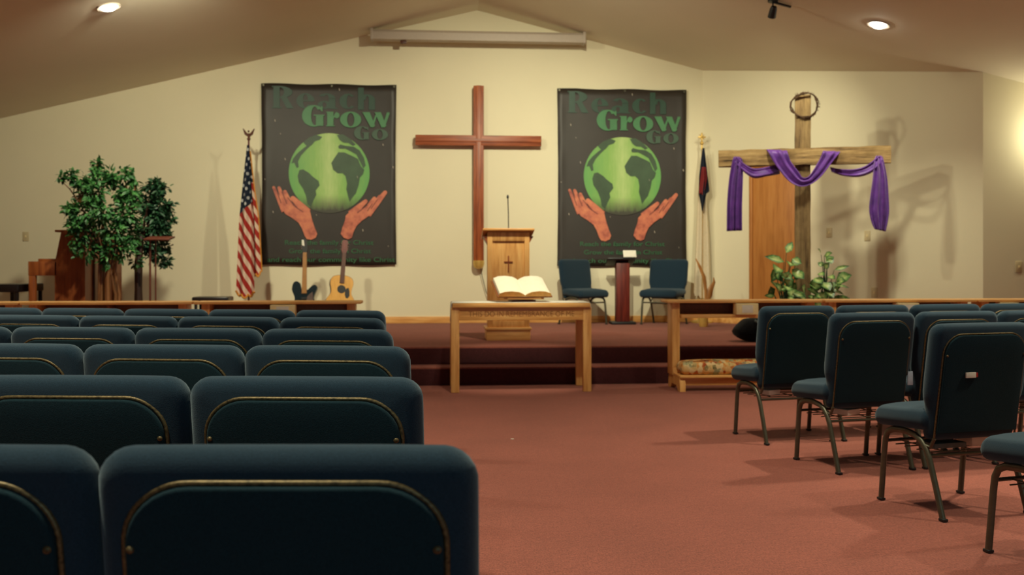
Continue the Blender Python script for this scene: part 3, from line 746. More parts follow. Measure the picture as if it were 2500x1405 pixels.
    hand('hand_picture', [(1122, 822, 1000, 975, 14, 26), (1048, 864, 985, 960, 13, 22), (1084, 850, 1010, 960, 11, 18), (988, 884, 885, 975, 14, 26)],
         [(850, 985), (880, 955), (925, 950), (985, 925), (1030, 945), (1010, 985), (960, 1020), (925, 1055), (905, 1095), (892, 1138), (868, 1148), (838, 1138), (816, 1110), (828, 1065), (845, 1020)],
         [[(1070, 870), (1025, 935)], [(1000, 910), (930, 965)], [(1035, 900), (1000, 950)]])
    m = MB()
    for x, y in ((807, 110), (368, 330), (405, 420), (437, 595), (1107, 490), (1176, 645), (355, 960), (968, 1085), (650, 980), (300, 735), (930, 715), (1143, 1195)):
        r = 5 if (x, y) not in ((405, 420), (650, 980), (300, 735), (1143, 1195)) else 3
        m.poly([z2(x - r * .6, y - r * 1.8, O2), z2(x + r * .5, y - r, O2), z2(x + r * .9, y + r * 1.8, O2), z2(x - r * .3, y + r, O2)])
    m.build('star_specks', M['star'], t, smooth=False, fixn=False)
    for body, xa, xb, yy, nm in (('Reach the family for Christ', 694, 910, 597, 'motto'), ('Grow the family in Christ', 704, 904, 618, 'motto'), ('and reach our community like Christ', 652, 963, 639, 'motto')):
        textmesh(nm, body, (xb - xa) * BS, M['t_small'], t, (((xa + xb) / 2 - 637) * BS, O1, -(yy - 206) * BS), 15 * BS, bold=.012)
    for x in (.03, .92, 1.735): MB().lathe([(0, -.004), (.014, -.004), (.014, .004), (0, .004)], (x, -.006, -.022), 10, Matrix.Rotation(PI / 2, 3, 'X')).build('grommet', M['gunmetal'], t)
    return t
BN = make_banner()
BN2 = copy_tree(BN, (1.640, 13.11, 3.478), 0, 'dark banner with green globe and lettering, right of the wall cross')

# ---------------------------------------------------------------- projection screen case
PS = thing('projection_screen', 'long beige rolled-up projection screen case under the ceiling ridge', 'projector screen', (.575, 12.85, 4.09))
m = MB(); m.prism([(-1.385, -.068)] * 0 + [(p[0], p[1]) for p in [(-.075, -.065), (.075, -.065), (.075, .03), (.045, .065), (-.045, .065), (-.075, .03)]], -1.37, 1.37, lambda x, y, z: (y, x, z)); m.build('case', M['case'], PS)
for s in (-1, 1):
    MB().bx(s * 1.385 - .018, s * 1.385 + .018, -.085, .085, -.075, .075, .006).build('end_cap', M['case'], PS)
    MB().bx(s * 1.32 - .02, s * 1.32 + .02, -.07, .28, .0, .012, .002).build('bracket', M['case'], PS)
m = MB(); m.bx(-1.02, -.94, -.01, .01, -.105, -.065, .004); m.build('pull_tab', M['rosewood'], PS)

# ---------------------------------------------------------------- ceiling lights
def ceil_rot(x): return Matrix.Rotation(math.atan(PITCH) * (1 if x > AX else -1), 4, 'Y')
def can(x, y, label):
    t = thing('recessed_ceiling_light', label, 'ceiling light', (x, y, ceil_z(x)), 0, 'recessed lights in the sloped ceiling')
    t.matrix_world = Matrix.Translation((x, y, ceil_z(x))) @ ceil_rot(x)
    m = MB(); m.lathe([(.075, -.002), (.112, -.002), (.108, -.016), (.082, -.012), (.075, -.002)], seg=28); m.build('trim_ring', M['case'], t)
    m = MB(); m.lathe([(0, -.040), (.05, -.034), (.078, -.014), (.078, -.001), (0, -.001)], seg=24); m.build('lens', M['bulb'], t)
    return t
can(*DOWN[0], 'round lit recessed light in the left slope of the ceiling')
can(*DOWN[1], 'round lit recessed light in the right slope of the ceiling')
SP = thing('track_spotlight', 'black spotlight hanging from the ceiling at the top edge', 'spotlight', (3.43, 9.76, ceil_z(3.43)), 0)
m = MB(); m.lathe([(0, -.02), (.05, -.02), (.055, .02), (0, .02)], (0, 0, -.008), 18); m.tube([(0, 0, -.02), (0, 0, -.075)], .008, 8); m.build('mount', M['black'], SP)
m = MB(); m.box((.09, 0, -.05), (.2, .03, .02), .004, Matrix.Rotation(math.atan(PITCH), 3, 'Y')); m.build('track', M['black'], SP)
m = MB(); m.lathe([(0, .06), (.028, .055), (.036, .03), (.042, -.06), (.038, -.06), (.034, -.03), (0, -.03)], (0, .0, -.125), 18, Matrix.Rotation(math.radians(38), 3, 'X')); m.build('lamp_head', M['black'], SP)
# wall sconce just past the right edge
SC = thing('wall_sconce', 'lit wall lamp at the right picture edge', 'wall lamp', (6.70, C2[1] - .0, 2.45))
m = MB(); m.bx(-.06, .06, -.02, 0, -.09, .09, .006); m.build('backplate', M['case'], SC)
m = MB(); m.lathe([(.03, -.09), (.06, -.05), (.075, .02), (.07, .09), (.045, .12)], (0, -.09, 0), 20); m.build('shade', emit('lit_frosted_glass', (1, .95, .7, 1), 6), SC)
ld = bpy.data.lights.new('sconce_lamp', 'POINT'); lo = bpy.data.objects.new('sconce_lamp', ld); COL.objects.link(lo); lo.location = (6.70, C2[1] - .24, 2.50); ld.energy = 12; ld.color = (1, .93, .62); ld.shadow_soft_size = .08

# ---------------------------------------------------------------- wall plates
def plate(label, loc, rz=0):
    t = thing('wall_plate', label, 'wall plate', loc, rz, 'almond switch and outlet plates')
    MB().bx(-.038, .038, -.008, 0, -.06, .06, .003).build('cover', M['plate'], t)
    MB().bx(-.008, .008, -.014, -.007, -.014, .014, .002).build('toggle', M['cream'], t)
plate('almond switch plate on the back wall left of the piano', (-5.264, YW, 1.473))
plate('almond switch plate on the diagonal wall under the right end of the purple cloth', diag(2.395, 0, 1.45), DA)
plate('almond switch plate on the diagonal wall just right of the draped cross', diag(1.90, 0, 1.50), DA)
plate('almond outlet plate low on the diagonal wall right of the leafy plant', diag(2.483, 0, .78), DA)
plate('almond switch plate on the wall at the far right edge', (6.316, C2[1], 1.085))

# ---------------------------------------------------------------- flags
def flag_stand(t, z1, mat=M['mahog']):
    MB().tube([(0, 0, .03), (0, 0, z1)], .012, 10).build('pole', mat, t)
    MB().lathe([(0, 0), (.14, 0), (.14, .02), (.06, .04), (.025, .09), (0, .09)], (0, 0, 0), 24).build('base', M['brass'], t)
FL = thing('american_flag', 'furled american flag with gold fringe on a pole left of the left banner', 'flag', (-2.315, 12.5, ST))
flag_stand(FL, 2.33)
m = MB()
zt = 2.33; m.sphere((0, 0, zt + .02), .022, 10)
m.tube([(0, 0, zt + .03), (.01, 0, zt + .09)], [.014, .02], 8)
for s in (-1, 1): m.tube([(0, 0, zt + .06), (s * .035, 0, zt + .085), (s * .07, 0, zt + .15)], [.016, .018, .005], 8)
m.sphere((.0, -.012, zt + .115), (.012, .012, .014), 8); m.build('eagle_finial', M['rosewood'], FL)
def fold_flag(rows_n, top, bot, xl, xr, amp, folds, y0):
    rows = []; uvs = []
    for i in range(rows_n + 1):
        v = i / rows_n; z = top + (bot - top) * v; a, b = xl(v), xr(v); row = []; uv = []
        for j in range(25):
            u = j / 24; x = a + (b - a) * u
            zz = z - .05 * math.sin(PI * u) * v - .04 * (v > .97) * abs(math.sin(folds * PI * u))
            row.append((x, y0 + amp * math.sin(folds * PI * u + .5) * min(1, v * 3 + .1), zz)); uv.append((x - a, top - zz))
        rows.append(row); uvs.append(uv)
    return rows, uvs
def lerp_pts(pts):
    def f(v):
        for (a, x), (b, y) in zip(pts, pts[1:]):
            if v <= b: return x + (y - x) * (v - a) / (b - a)
        return pts[-1][1]
    return f
r1, u1 = fold_flag(40, 2.27, .46, lerp_pts([(0, -.012), (.2, -.055), (.5, -.11), (1, -.15)]), lerp_pts([(0, .012), (.3, .045), (.5, .075), (1, .085)]), .035, 3.2, -.05)
m = MB(); m.strip(r1, u1); m.build('cloth', M['usflag'], FL, ang=80)
r2, u2 = fold_flag(30, 2.2, .72, lerp_pts([(0, .0), (1, .04)]), lerp_pts([(0, .015), (.3, .06), (.55, .115), (1, .155)]), .02, 2.2, .0)
u2 = [[(a + .12, b + .3) for a, b in r] for r in u2]
m = MB(); m.strip(r2, u2); m.build('cloth_fold', M['usflag'], FL, ang=80)
m = MB(); m.tube([(p[0] + .004, p[1] - .004, p[2]) for p in [r[-1] for r in r2]][::2], .008, 6); m.tube([(p[0], p[1], p[2] - .006) for p in r1[-1]], .014, 6); m.tube([(p[0], p[1], p[2] - .006) for p in r2[-1]], .012, 6)
m.build('fringe', M['fringe'], FL)
CF = thing('christian_flag', 'white flag with navy canton and red cross on a pole right of the right banner', 'flag', (3.575, 12.95, ST))
CF.scale = (1.03, 1.03, 1.03)
flag_stand(CF, 2.35, M['brass'])
m = MB(); m.box((0, 0, 2.40), (.02, .02, .15), .004); m.box((0, 0, 2.42), (.10, .02, .02), .004); m.sphere((0, 0, 2.34), .025, 10)
for a in (45, 135, 225, 315): m.tube([(0, 0, 2.42), (.05 * math.cos(math.radians(a)), 0, 2.42 + .05 * math.sin(math.radians(a)))], [.008, .003], 6)
m.build('cross_finial', M['brass'], CF)
r3, u3 = fold_flag(40, 2.26, .40, lerp_pts([(0, -.01), (.4, -.06), (1, -.11)]), lerp_pts([(0, .01), (.25, .05), (.6, .10), (1, .13)]), .03, 4.2, -.02)
m = MB(); m.strip(r3); m.build('cloth', M['whitecloth'], CF, ang=80)
m = MB(); r4, _ = fold_flag(24, 2.27, 1.52, lerp_pts([(0, -.012), (.5, -.055), (.8, -.06), (1, -.02)]), lerp_pts([(0, .012), (.4, .045), (.72, .075), (.75, .075), (.78, .04), (1, .0)]), .028, 3.0, -.075); m.strip(r4); m.build('canton', M['bluecloth'], CF, ang=80)
m = MB(); r5, _ = fold_flag(12, 2.02, 1.74, lerp_pts([(0, -.03), (1, -.066)]), lerp_pts([(0, .02), (.5, .035), (1, .01)]), .028, 3.0, -.105); m.strip(r5); m.build('red_cross', M['redcloth'], CF, ang=80)

# ---------------------------------------------------------------- dried palm in a slim vase
DP = thing('dried_palm_spray', 'curled dried palm leaves in a slim brass vase in front of the white flag', 'dried plant', (3.36, 12.1, ST))
MB().lathe([(0, 0), (.05, 0), (.06, .05), (.05, .18), (.025, .26), (.028, .30), (0, .30)], (0, 0, 0), 20).build('vase', M['brass'], DP)
m = MB(); m.tube([(.03, 0, .28), (.03, 0, .45), (.01, 0, .62), (-.05, 0, .76), (-.10, 0, .86)], [.016, .02, .022, .018, .004], 8, flat=((0, 1, 0), .4)); m.build('palm_leaf', M['palm'], DP)
m = MB(); m.tube([(.03, 0, .28), (.07, .01, .40), (.10, .02, .48), (.14, .01, .56), (.13, 0, .62)], [.012, .045, .035, .018, .004], 8, flat=((0, 1, 0), .4)); m.build('palm_leaf', M['palm'], DP)

# ---------------------------------------------------------------- pedestal music stand on the platform
PD = thing('pedestal_stand', 'dark mahogany pedestal with black slanted top between the platform chairs', 'stand', (2.455, 12.75, ST), -.02)
MB().bx(-.16, .16, -.14, .14, 0, .035, .008).build('base', M['black'], PD)
MB().bx(-.088, .088, -.07, .07, .035, .80, .006).build('column', M['mahog'], PD)
m = MB(); m.box((-.03, 0, .82), (.36, .26, .025), .006, Matrix.Rotation(math.radians(-20), 3, 'X')); m.box((-.03, .13, .79), (.34, .014, .04), .003); m.build('desk', M['black'], PD)
o = tag(MB().box((0, 0, 0), (.17, .10, .004), .001, Matrix.Rotation(math.radians(62), 3, 'X')).build('paper_sheet', M['white']), 'white sheet of paper on the dark pedestal', 'paper'); o.location = (2.53, 12.63, ST + .922)

# ---------------------------------------------------------------- piano, bench, music stand, low bench
PN = thing('upright_piano', 'brown upright piano seen from its end at the left', 'piano', (-4.06, 11.4, ST))
m = MB(); m.prism([(-.19, 0), (.14, 0), (.14, 1.10), (.12, 1.155), (-.12, 1.155), (-.175, .87), (-.19, .80)], 0, 1.3); m.build('case', M['piano'], PN)
m = MB(); m.bx(-.48, -.17, .0, 1.3, .655, .815, .006); m.bx(-.38, -.17, .02, 1.28, .81, .845, .006); m.build('key_bed', M['piano'], PN)
for y in (.0, 1.235): MB().bx(-.475, -.405, y, y + .065, 0, .655, .006).build('leg', M['piano'], PN)
m = MB(); m.bx(-.19, .15, -.004, 1.304, 1.145, 1.17, .005); m.build('lid', M['piano'], PN)
for y in (.25, .6, .95): MB().bx(.138, .165, y, y + .08, .05, 1.08, .004).build('back_post', M['bark'], PN)
PB = thing('piano_bench', 'black piano bench at the far left edge', 'bench', (-4.83, 11.75, ST))
MB().bx(-.19, .19, -.36, .36, .47, .56, .012).build('seat', M['blacklac'], PB)
for sx in (-1, 1):
    for sy in (-1, 1): MB().bx(sx * .16 - .018, sx * .16 + .018, sy * .33 - .018, sy * .33 + .018, 0, .47, .003).build('leg', M['blacklac'], PB)
MS = thing('wooden_music_stand', 'slim red-brown wooden music stand right of the trees', 'stand', (-2.98, 10.95, ST))
MB().box((.0, 0, 1.065), (.27, .24, .02), .004, Matrix.Rotation(math.radians(8), 3, 'X')).build('desk', M['mahog_d'], MS)
for q_ in (((-.10, 0), .011), ((-.05, .03), .009)): MB().tube([q_[0] + (.03,), q_[0] + (1.06,)], q_[1], 8).build('post', M['mahog_d'], MS)
m = MB(); m.bx(-.20, .06, -.02, .03, 0, .03, .004); m.bx(-.095, -.055, -.14, .15, 0, .03, .004); m.build('foot', M['mahog_d'], MS)
LB = thing('low_bench', 'low black bench behind the left altar rail beside the flag', 'bench', (-2.62, 11.9, ST))
MB().bx(-.21, .21, -.16, .16, .345, .40, .015).build('seat', M['blacklac'], LB)
for sx in (-1, 1):
    for sy in (-1, 1): MB().bx(sx * .17 - .016, sx * .17 + .016, sy * .12 - .016, sy * .12 + .016, 0, .345, .003).build('leg', M['blacklac'], LB)

# ---------------------------------------------------------------- guitars on stands
def gtr_stand(t):
    m = MB(); m.tube([(0, .14, .02), (0, .10, .5)], .01, 8)
    for s in (-1, 1):
        m.tube([(0, .12, .12), (s * .14, -.05, .01)], .009, 8); m.tube([(0, .12, .10), (s * .09, .03, .09), (s * .09, -.09, .11)], .008, 8)
    m.tube([(0, .12, .12), (0, .26, .01)], .009, 8); m.build('stand', M['black'], t)
AG = thing('acoustic_guitar', 'honey coloured acoustic guitar on a stand under the left banner', 'guitar', (-1.145, 12.25, ST), math.radians(12))
gtr_stand(AG)
tl = Matrix.Rotation(math.radians(5.5), 3, 'Y') @ Matrix.Rotation(math.radians(-10), 3, 'X')
def gmap(x, y, z):
    v = tl @ Vector((x, y, z)); return (v.x - .035, v.y - .02, v.z + .13)
h = [(0, 0), (.08, .003), (.15, .03), (.19, .09), (.195, .15), (.17, .22), (.135, .275), (.125, .31), (.13, .36), (.142, .41), (.138, .46), (.11, .50), (.05, .52), (0, .52)]
def smooth_half(h, n=3):
    out = []
    for i in range(len(h) - 1):
        p0 = h[max(i - 1, 0)]; p1 = h[i]; p2 = h[i + 1]; p3 = h[min(i + 2, len(h) - 1)]
        for k in range(n):
            t_ = k / n; f = lambda a, b, c, d: .5 * (2 * b + (c - a) * t_ + (2 * a - 5 * b + 4 * c - d) * t_ ** 2 + (3 * b - a - 3 * c + d) * t_ ** 3)
            out.append((f(p0[0], p1[0], p2[0], p3[0]), f(p0[1], p1[1], p2[1], p3[1])))
    return out + [h[-1]]
hh = smooth_half(h); outl = hh + [(-x, z) for x, z in reversed(hh[1:-1])]
m = MB(); m.prism(outl, -.045, .05, gmap); m.build('body', M['rosewood'], AG, ang=40)
m = MB(); m.prism([(x * .985, z * .985 + .004) for x, z in outl], -.049, -.0455, gmap); m.build('soundboard', M['spruce'], AG, ang=40)
def disc(m, cx, cz, r, y, r2=None, n=24): m.b.faces.new([m.b.verts.new(gmap(cx + r * math.cos(2 * PI * i / n), y, cz + (r2 or r) * math.sin(2 * PI * i / n))) for i in range(n)])
m = MB(); disc(m, 0, .345, .052, -.0505); m.build('sound_hole', M['black'], AG, smooth=False)
m = MB(); m.b.faces.new([m.b.verts.new(gmap(x, -.0500, z)) for x, z in ((.045, .33), (.06, .36), (.085, .37), (.10, .33), (.105, .27), (.085, .235), (.06, .24), (.045, .28))]); m.build('pickguard', M['black'], AG, smooth=False)
m = MB(); m.prism([(-.08, .165), (.08, .165), (.06, .195), (-.06, .195)], -.057, -.049, gmap); m.build('bridge', M['rosewood'], AG)
m = MB(); m.prism([(-.028, .42), (.028, .42), (.022, .80), (-.022, .80)], -.062, -.035, gmap); m.build('neck', M['rosewood'], AG)
m = MB(); m.prism([(-.022, .80), (.022, .80), (.036, .83), (.036, .95), (.02, .965), (-.02, .965), (-.036, .95), (-.036, .83)], -.055, -.035, gmap)
hd = m.build('headstock', M['mahog'], AG)
for z in (.85, .885, .92):
    for s in (-1, 1): MB().sphere(gmap(s * .043, -.045, z), .009, 8).build('tuning_peg', M['chrome'], hd)
EG = thing('electric_guitar', 'dark electric guitar on a stand left of the honey acoustic guitar', 'guitar', (-1.60, 12.25, ST + .0), math.radians(-5))
gtr_stand(EG)
tl2 = Matrix.Rotation(math.radians(-1), 3, 'Y') @ Matrix.Rotation(math.radians(-9), 3, 'X')
def emap(x, y, z):
    v = tl2 @ Vector((x, y, z)); return (v.x + .01, v.y - .03, v.z + .155)
pts = [(0, 0), (.10, .01), (.15, .06), (.155, .12), (.125, .18), (.115, .22), (.13, .27), (.15, .315), (.155, .35), (.13, .375), (.095, .365), (.055, .33), (.03, .315), (-.03, .315), (-.045, .35), (-.06, .40), (-.10, .425), (-.14, .40), (-.155, .32), (-.125, .24), (-.12, .19), (-.155, .12), (-.15, .06), (-.10, .01)]
def closed_smooth(p, n=3):
    out = []; N_ = len(p)
    for i in range(N_):
        a, b, c, d = p[i - 1], p[i], p[(i + 1) % N_], p[(i + 2) % N_]
        for k in range(n):
            t_ = k / n; f = lambda q: .5 * (2 * b[q] + (c[q] - a[q]) * t_ + (2 * a[q] - 5 * b[q] + 4 * c[q] - d[q]) * t_ ** 2 + (3 * b[q] - a[q] - 3 * c[q] + d[q]) * t_ ** 3)
            out.append((f(0), f(1)))
    return out
m = MB(); m.prism(closed_smooth(pts), -.02, .025, emap); m.build('body', M['tealblack'], EG, ang=40)
m = MB(); m.prism([(.02, .10), (.10, .09), (.11, .2), (.10, .29), (.05, .25), (.03, .22)], -.024, -.020, emap); m.build('pickguard', M['chrome'], EG)
for z in (.14, .20, .26): MB().prism([(-.035, z), (.035, z), (.035, z + .022), (-.035, z + .022)], -.03, -.02, emap).build('pickup', M['black'], EG)
m = MB(); m.prism([(-.03, .27), (.03, .27), (.022, .78), (-.022, .78)], -.038, -.018, emap); m.build('neck', M['maple'], EG)
m = MB(); m.prism([(-.022, .78), (.022, .78), (.035, .82), (.025, .93), (-.01, .955), (-.04, .94), (-.036, .82)], -.034, -.018, emap); m.build('headstock', M['black'], EG)
m = MB(); m.prism([(-.035, .87), (-.005, .86), (-.015, .935), (-.04, .94)], -.037, -.034, emap); m.build('logo_patch', M['white'], EG)
for z in (.83, .855, .88, .905): MB().sphere(emap(-.042, -.028, z), .008, 8).build('tuning_peg', M['chrome'], EG)

# ---------------------------------------------------------------- gig bag on the platform
GB = thing('gig_bag', 'black instrument bag lying on the platform behind the right altar rail', 'bag', (3.52, 9.74, ST))
o = closed_smooth([(-.50, .10), (-.44, .03), (-.34, .005), (0, 0), (.38, .0), (.50, .04), (.52, .12), (.46, .20), (.2, .225), (-.15, .235), (-.34, .235), (-.42, .20)], 3)
m = MB(); m.pillow(o, .30, .09, lambda a, c, b: (a, c, b), dome=.02)
m.build('bag_body', M['blackfab'], GB, ang=70)
m = MB(); m.tube([(-.33, -.13, .22), (-.26, -.185, .18), (-.22, -.185, .12), (-.27, -.16, .07)], .011, 8, flat=((0, 1, 0), .4)); m.build('strap', M['bluegrey'], GB)

# ---------------------------------------------------------------- draped cross
ca = math.atan2(10.344 - 10.932, 4.942 - 3.214)
DC = thing('rustic_cross', 'tall weathered timber cross standing on the platform at the right', 'cross', (4.085, 10.655, ST), ca)
def jag(m, amp):
    random.seed(3)
    for v in m.b.verts: v.co += Vector((random.uniform(-amp, amp), random.uniform(-amp, amp), random.uniform(-amp, amp)))
def beam(n, a, b, half, axis, amp=.005, seg=16):
    m = MB(); rows = []
    for i in range(seg + 1):
        q = a + (b - a) * i / seg
        ring = [(-1, -1), (-.3, -1.03), (.4, -1.0), (1, -1), (1.03, 0), (1, 1), (.3, 1.02), (-1, 1), (-1.02, .1)]
        rows.append([m.b.verts.new((x * half[0], y * half[1], q) if axis == 'z' else (q, x * half[1], y * half[0])) for x, y in ring])
    for A, B in zip(rows, rows[1:]):
        for j in range(9): m.b.faces.new((A[j], A[(j + 1) % 9], B[(j + 1) % 9], B[j]))
    m.b.faces.new(rows[0][::-1]); m.b.faces.new(rows[-1]); jag(m, amp); return m
beam('u', 0, 2.66, (.082, .06), 'z').build('upright', M['beam_z'], DC, ang=25)
beam('c', -.912, .912, (.09, .062), 'x').build('crossbeam', M['beam_x'], DC, (0, -.045, 1.975), ang=25)
m = MB(); m.bx(-.30, .30, -.05, .05, 0, .08, .01); m.bx(-.05, .05, -.3, .3, 0, .08, .01); m.build('foot', M['beam_z'], DC)
# crown of thorns
CT = bpy.data.objects.new('x', None)
m = MB(); random.seed(5)
for k in range(5):
    pts = []; ph = random.uniform(0, 6)
    for i in range(36):
        a = 2 * PI * i / 36; r = .142 + .010 * math.sin(3 * a + ph) + .006 * math.sin(7 * a + ph * 2)
        pts.append((r * math.cos(a), .014 * math.sin(4 * a + ph), r * .93 * math.sin(a)))
    m.tube(pts, .0058, 6, closed=True)
for i in range(46):
    a = random.uniform(0, 2 * PI); r = .145; d = Vector((math.cos(a + random.uniform(-.8, .8)), random.uniform(-.6, .6), math.sin(a + random.uniform(-.8, .8)))).normalized()
    p = Vector((r * math.cos(a), 0, r * .93 * math.sin(a))); m.tube([p, p + d * random.uniform(.02, .035)], [.004, .0006], 5)
bpy.data.objects.remove(CT)
o = m.build('crown_of_thorns', M['thorn'], None); tag(o, 'brown crown of thorns hung on the top of the weathered cross', 'crown')
p = Vector((.015, -.092, 2.56)); o.location = (4.085 + p.x * math.cos(ca) - p.y * math.sin(ca), 10.655 + p.x * math.sin(ca) + p.y * math.cos(ca), ST + p.z - .02); o.rotation_euler = (math.radians(6), math.radians(4), ca)
# purple cloth (local to the cross frame, one mesh)
def dp(px, py, off=0):   # enlargement-free survey of the cloth in the cross plane (metres from photo rows)
    u = (px - 1960) * .00437; z = 1.1025 + (648 - py) * (.004646 - .0000449 * (px - 1755) / 41.8) ; return Vector((u, off, z))
def cloth_strip(m, secs, nf=3, amp=.02, sub=5, across=22):
    """secs: list of (edgeA, edgeB) points; smooth between, pleated across"""
    n = len(secs); rows = []
    for i in range(n - 1):
        for k in range(sub + (1 if i == n - 2 else 0)):
            t_ = k / sub
            def cr(idx):
                a = secs[max(i - 1, 0)][idx]; b = secs[i][idx]; c = secs[i + 1][idx]; d = secs[min(i + 2, n - 1)][idx]
                return .5 * (2 * b + (c - a) * t_ + (2 * a - 5 * b + 4 * c - d) * t_ ** 2 + (3 * b - a - 3 * c + d) * t_ ** 3)
            A, B = cr(0), cr(1); row = []
            w_ = (B - A).length
            for j in range(across + 1):
                s_ = j / across; p = A.lerp(B, s_); ff = math.sin(nf * 2 * PI * s_ + .3 * i) * .75 + math.sin(nf * 3.3 * PI * s_ + 1.1) * .35
                p = p + Vector((0, -amp * ff - .015 * math.sin(PI * s_), 0)); row.append(p)
            rows.append(row)
    m.strip(rows)
m = MB()
F = -.155
cloth_strip(m, [(dp(1790, 384, -.10), dp(1806, 384, -.10)), (dp(1786, 396, F), dp(1812, 400, F)), (dp(1778, 440, F), dp(1812, 440, F)), (dp(1773, 500, F), dp(1810, 500, F)), (dp(1772, 566, F), dp(1810, 564, F))], 3, .02)
cloth_strip(m, [(dp(1796, 384, F - .01), dp(1792, 402, F)), (dp(1814, 400, F), dp(1808, 416, F)), (dp(1838, 412, F), dp(1838, 435, F)), (dp(1866, 408, F + .04), dp(1870, 430, F)), (dp(1900, 396, .0), dp(1904, 420, .0))], 1.5, .014)
cloth_strip(m, [(dp(1868, 364, .03), dp(1918, 364, .03)), (dp(1870, 362, -.06), dp(1920, 362, -.06)), (dp(1874, 370, F), dp(1922, 370, F)), (dp(1893, 402, F), dp(1930, 392, F)), (dp(1922, 438, F), dp(1948, 416, F)), (dp(1950, 453, F), dp(1958, 430, F)), (dp(1978, 447, F), dp(1972, 428, F)), (dp(2004, 425, F), dp(1986, 408, F)), (dp(2030, 388, F), dp(2000, 382, F)), (dp(2046, 366, F), dp(2006, 366, F)), (dp(2048, 360, -.06), dp(2008, 360, -.06)), (dp(2048, 362, .03), dp(2008, 362, .03))], 2, .017)
cloth_strip(m, [(dp(2026, 398, .02), dp(2030, 410, .02)), (dp(2048, 404, -.05), dp(2054, 420, -.05)), (dp(2080, 406, F), dp(2084, 425, F)), (dp(2108, 396, F), dp(2112, 418, F)), (dp(2130, 378, F), dp(2138, 400, F)), (dp(2140, 370, F), dp(2148, 382, F))], 1.5, .014)
cloth_strip(m, [(dp(2134, 368, -.10), dp(2148, 368, -.10)), (dp(2128, 384, F), dp(2150, 384, F)), (dp(2124, 430, F), dp(2158, 430, F)), (dp(2116, 500, F), dp(2162, 500, F)), (dp(2120, 535, F), dp(2160, 530, F)), (dp(2128, 556, F), dp(2154, 562, F))], 3, .022)
o = m.build('draped_cloth', M['purple'], None, ang=80, solid=.004, fixn=True); tag(o, 'purple cloth draped over the arms of the weathered cross', 'cloth')
o.location = (4.085, 10.655, 0); o.rotation_euler = (0, 0, ca)

# ---------------------------------------------------------------- plants
def leaf(m, p, d, nrm, L, W_, edge=None, vals=None):
    d = d.normalized(); s = d.cross(nrm).normalized(); n_ = s.cross(d).normalized()
    P = [p, p + d * L * .3 + s * W_ * .45 + n_ * W_ * .1, p + d * L * .65 + s * W_ * .38 + n_ * W_ * .05, p + d * L - n_ * L * .08, p + d * L * .65 - s * W_ * .38 + n_ * W_ * .05, p + d * L * .3 - s * W_ * .45 + n_ * W_ * .1, p + d * L * .45]
    V = [m.b.verts.new(q) for q in P]
    if vals is not None: vals += [.3, .5, .5, .6, .5, .5, -.1]
    for a, b in ((0, 1), (1, 2), (2, 3), (3, 4), (4, 5), (5, 0)): m.b.faces.new((V[a], V[b], V[6]))
def ficus(label, loc, blobs, stems, mat, bark, leaves, pot_r, group, LL=.065):
    t = thing('artificial_ficus_tree', label, 'potted tree', loc, 0, group)
    MB().lathe([(0, 0), (pot_r * .8, 0), (pot_r, .24), (pot_r * 1.05, .25), (pot_r * .95, .25), (pot_r * .9, .22), (0, .22)], seg=28).build('pot', M['clay'], t)
    m = MB(); m.sphere((0, 0, .22), (pot_r * .9, pot_r * .9, .05), 16); m.build('soil', M['soil'], t)
    m = MB()
    for s in stems: m.tube(s[0], s[1], 8)
    cs = []
    for (x, y, z, r) in blobs:
        c = Vector((x, y, z)); cs.append((c, r))
        base = min((Vector(s[0][-1]) for s in stems), key=lambda q: (q - c).length)
        mid = base.lerp(c, .5) + Vector((random.uniform(-.04, .04), random.uniform(-.04, .04), .03)); m.tube([base, mid, c], [.010, .007, .003], 6)
    m.build('trunk', bark, t)
    m = MB(); tot = sum(r ** 2 for _, r in cs)
    for c, r in cs:
        k = int(leaves * r ** 2 / tot)
        twigs = [Vector((random.gauss(0, 1), random.gauss(0, .8), random.gauss(0, 1))).normalized() * r * random.uniform(.45, 1.05) for _ in range(max(3, int(k / 9)))]
        for i in range(k):
            tw = random.choice(twigs); f = random.uniform(.35, 1.0); p = c + tw * f + Vector((random.gauss(0, .018), random.gauss(0, .018), random.gauss(0, .018)))
            d = (tw.normalized() + Vector((random.gauss(0, .6), random.gauss(0, .6), random.gauss(0, .5) - .45)))
            leaf(m, p, d, Vector((random.gauss(0, .5), random.gauss(-.4, .5), 1)), LL * random.uniform(.75, 1.25), LL * .55 * random.uniform(.8, 1.2))
    m.build('foliage', mat, t, smooth=False, fixn=False)
    return t
def bl(px, py, r, y=0, x0=265): return ((px - x0) * .00449, y, 1.1025 + (648 - py) * .00449 - ST, r * .00449)
random.seed(11)
T1 = [bl(152, 440, 15, -.05), bl(172, 432, 22), bl(200, 440, 26), bl(238, 402, 18), bl(240, 428, 28), bl(268, 435, 24), bl(300, 422, 26), bl(325, 436, 18), bl(205, 480, 32, .12), bl(240, 475, 38, -.15), bl(290, 475, 40, .1), bl(325, 470, 26, -.1), bl(178, 510, 26), bl(215, 520, 36, -.15), bl(265, 520, 40, -.2), bl(310, 525, 42, -.1), bl(180, 545, 24, .1), bl(205, 565, 32, -.1), bl(285, 565, 36, -.15), bl(320, 575, 34, 0), bl(200, 600, 26), bl(225, 612, 24, -.12), bl(270, 612, 26, -.1), bl(310, 612, 28, -.1), bl(196, 624, 12, -.1), bl(262, 640, 16, -.05), bl(330, 640, 14, 0)]
st = []
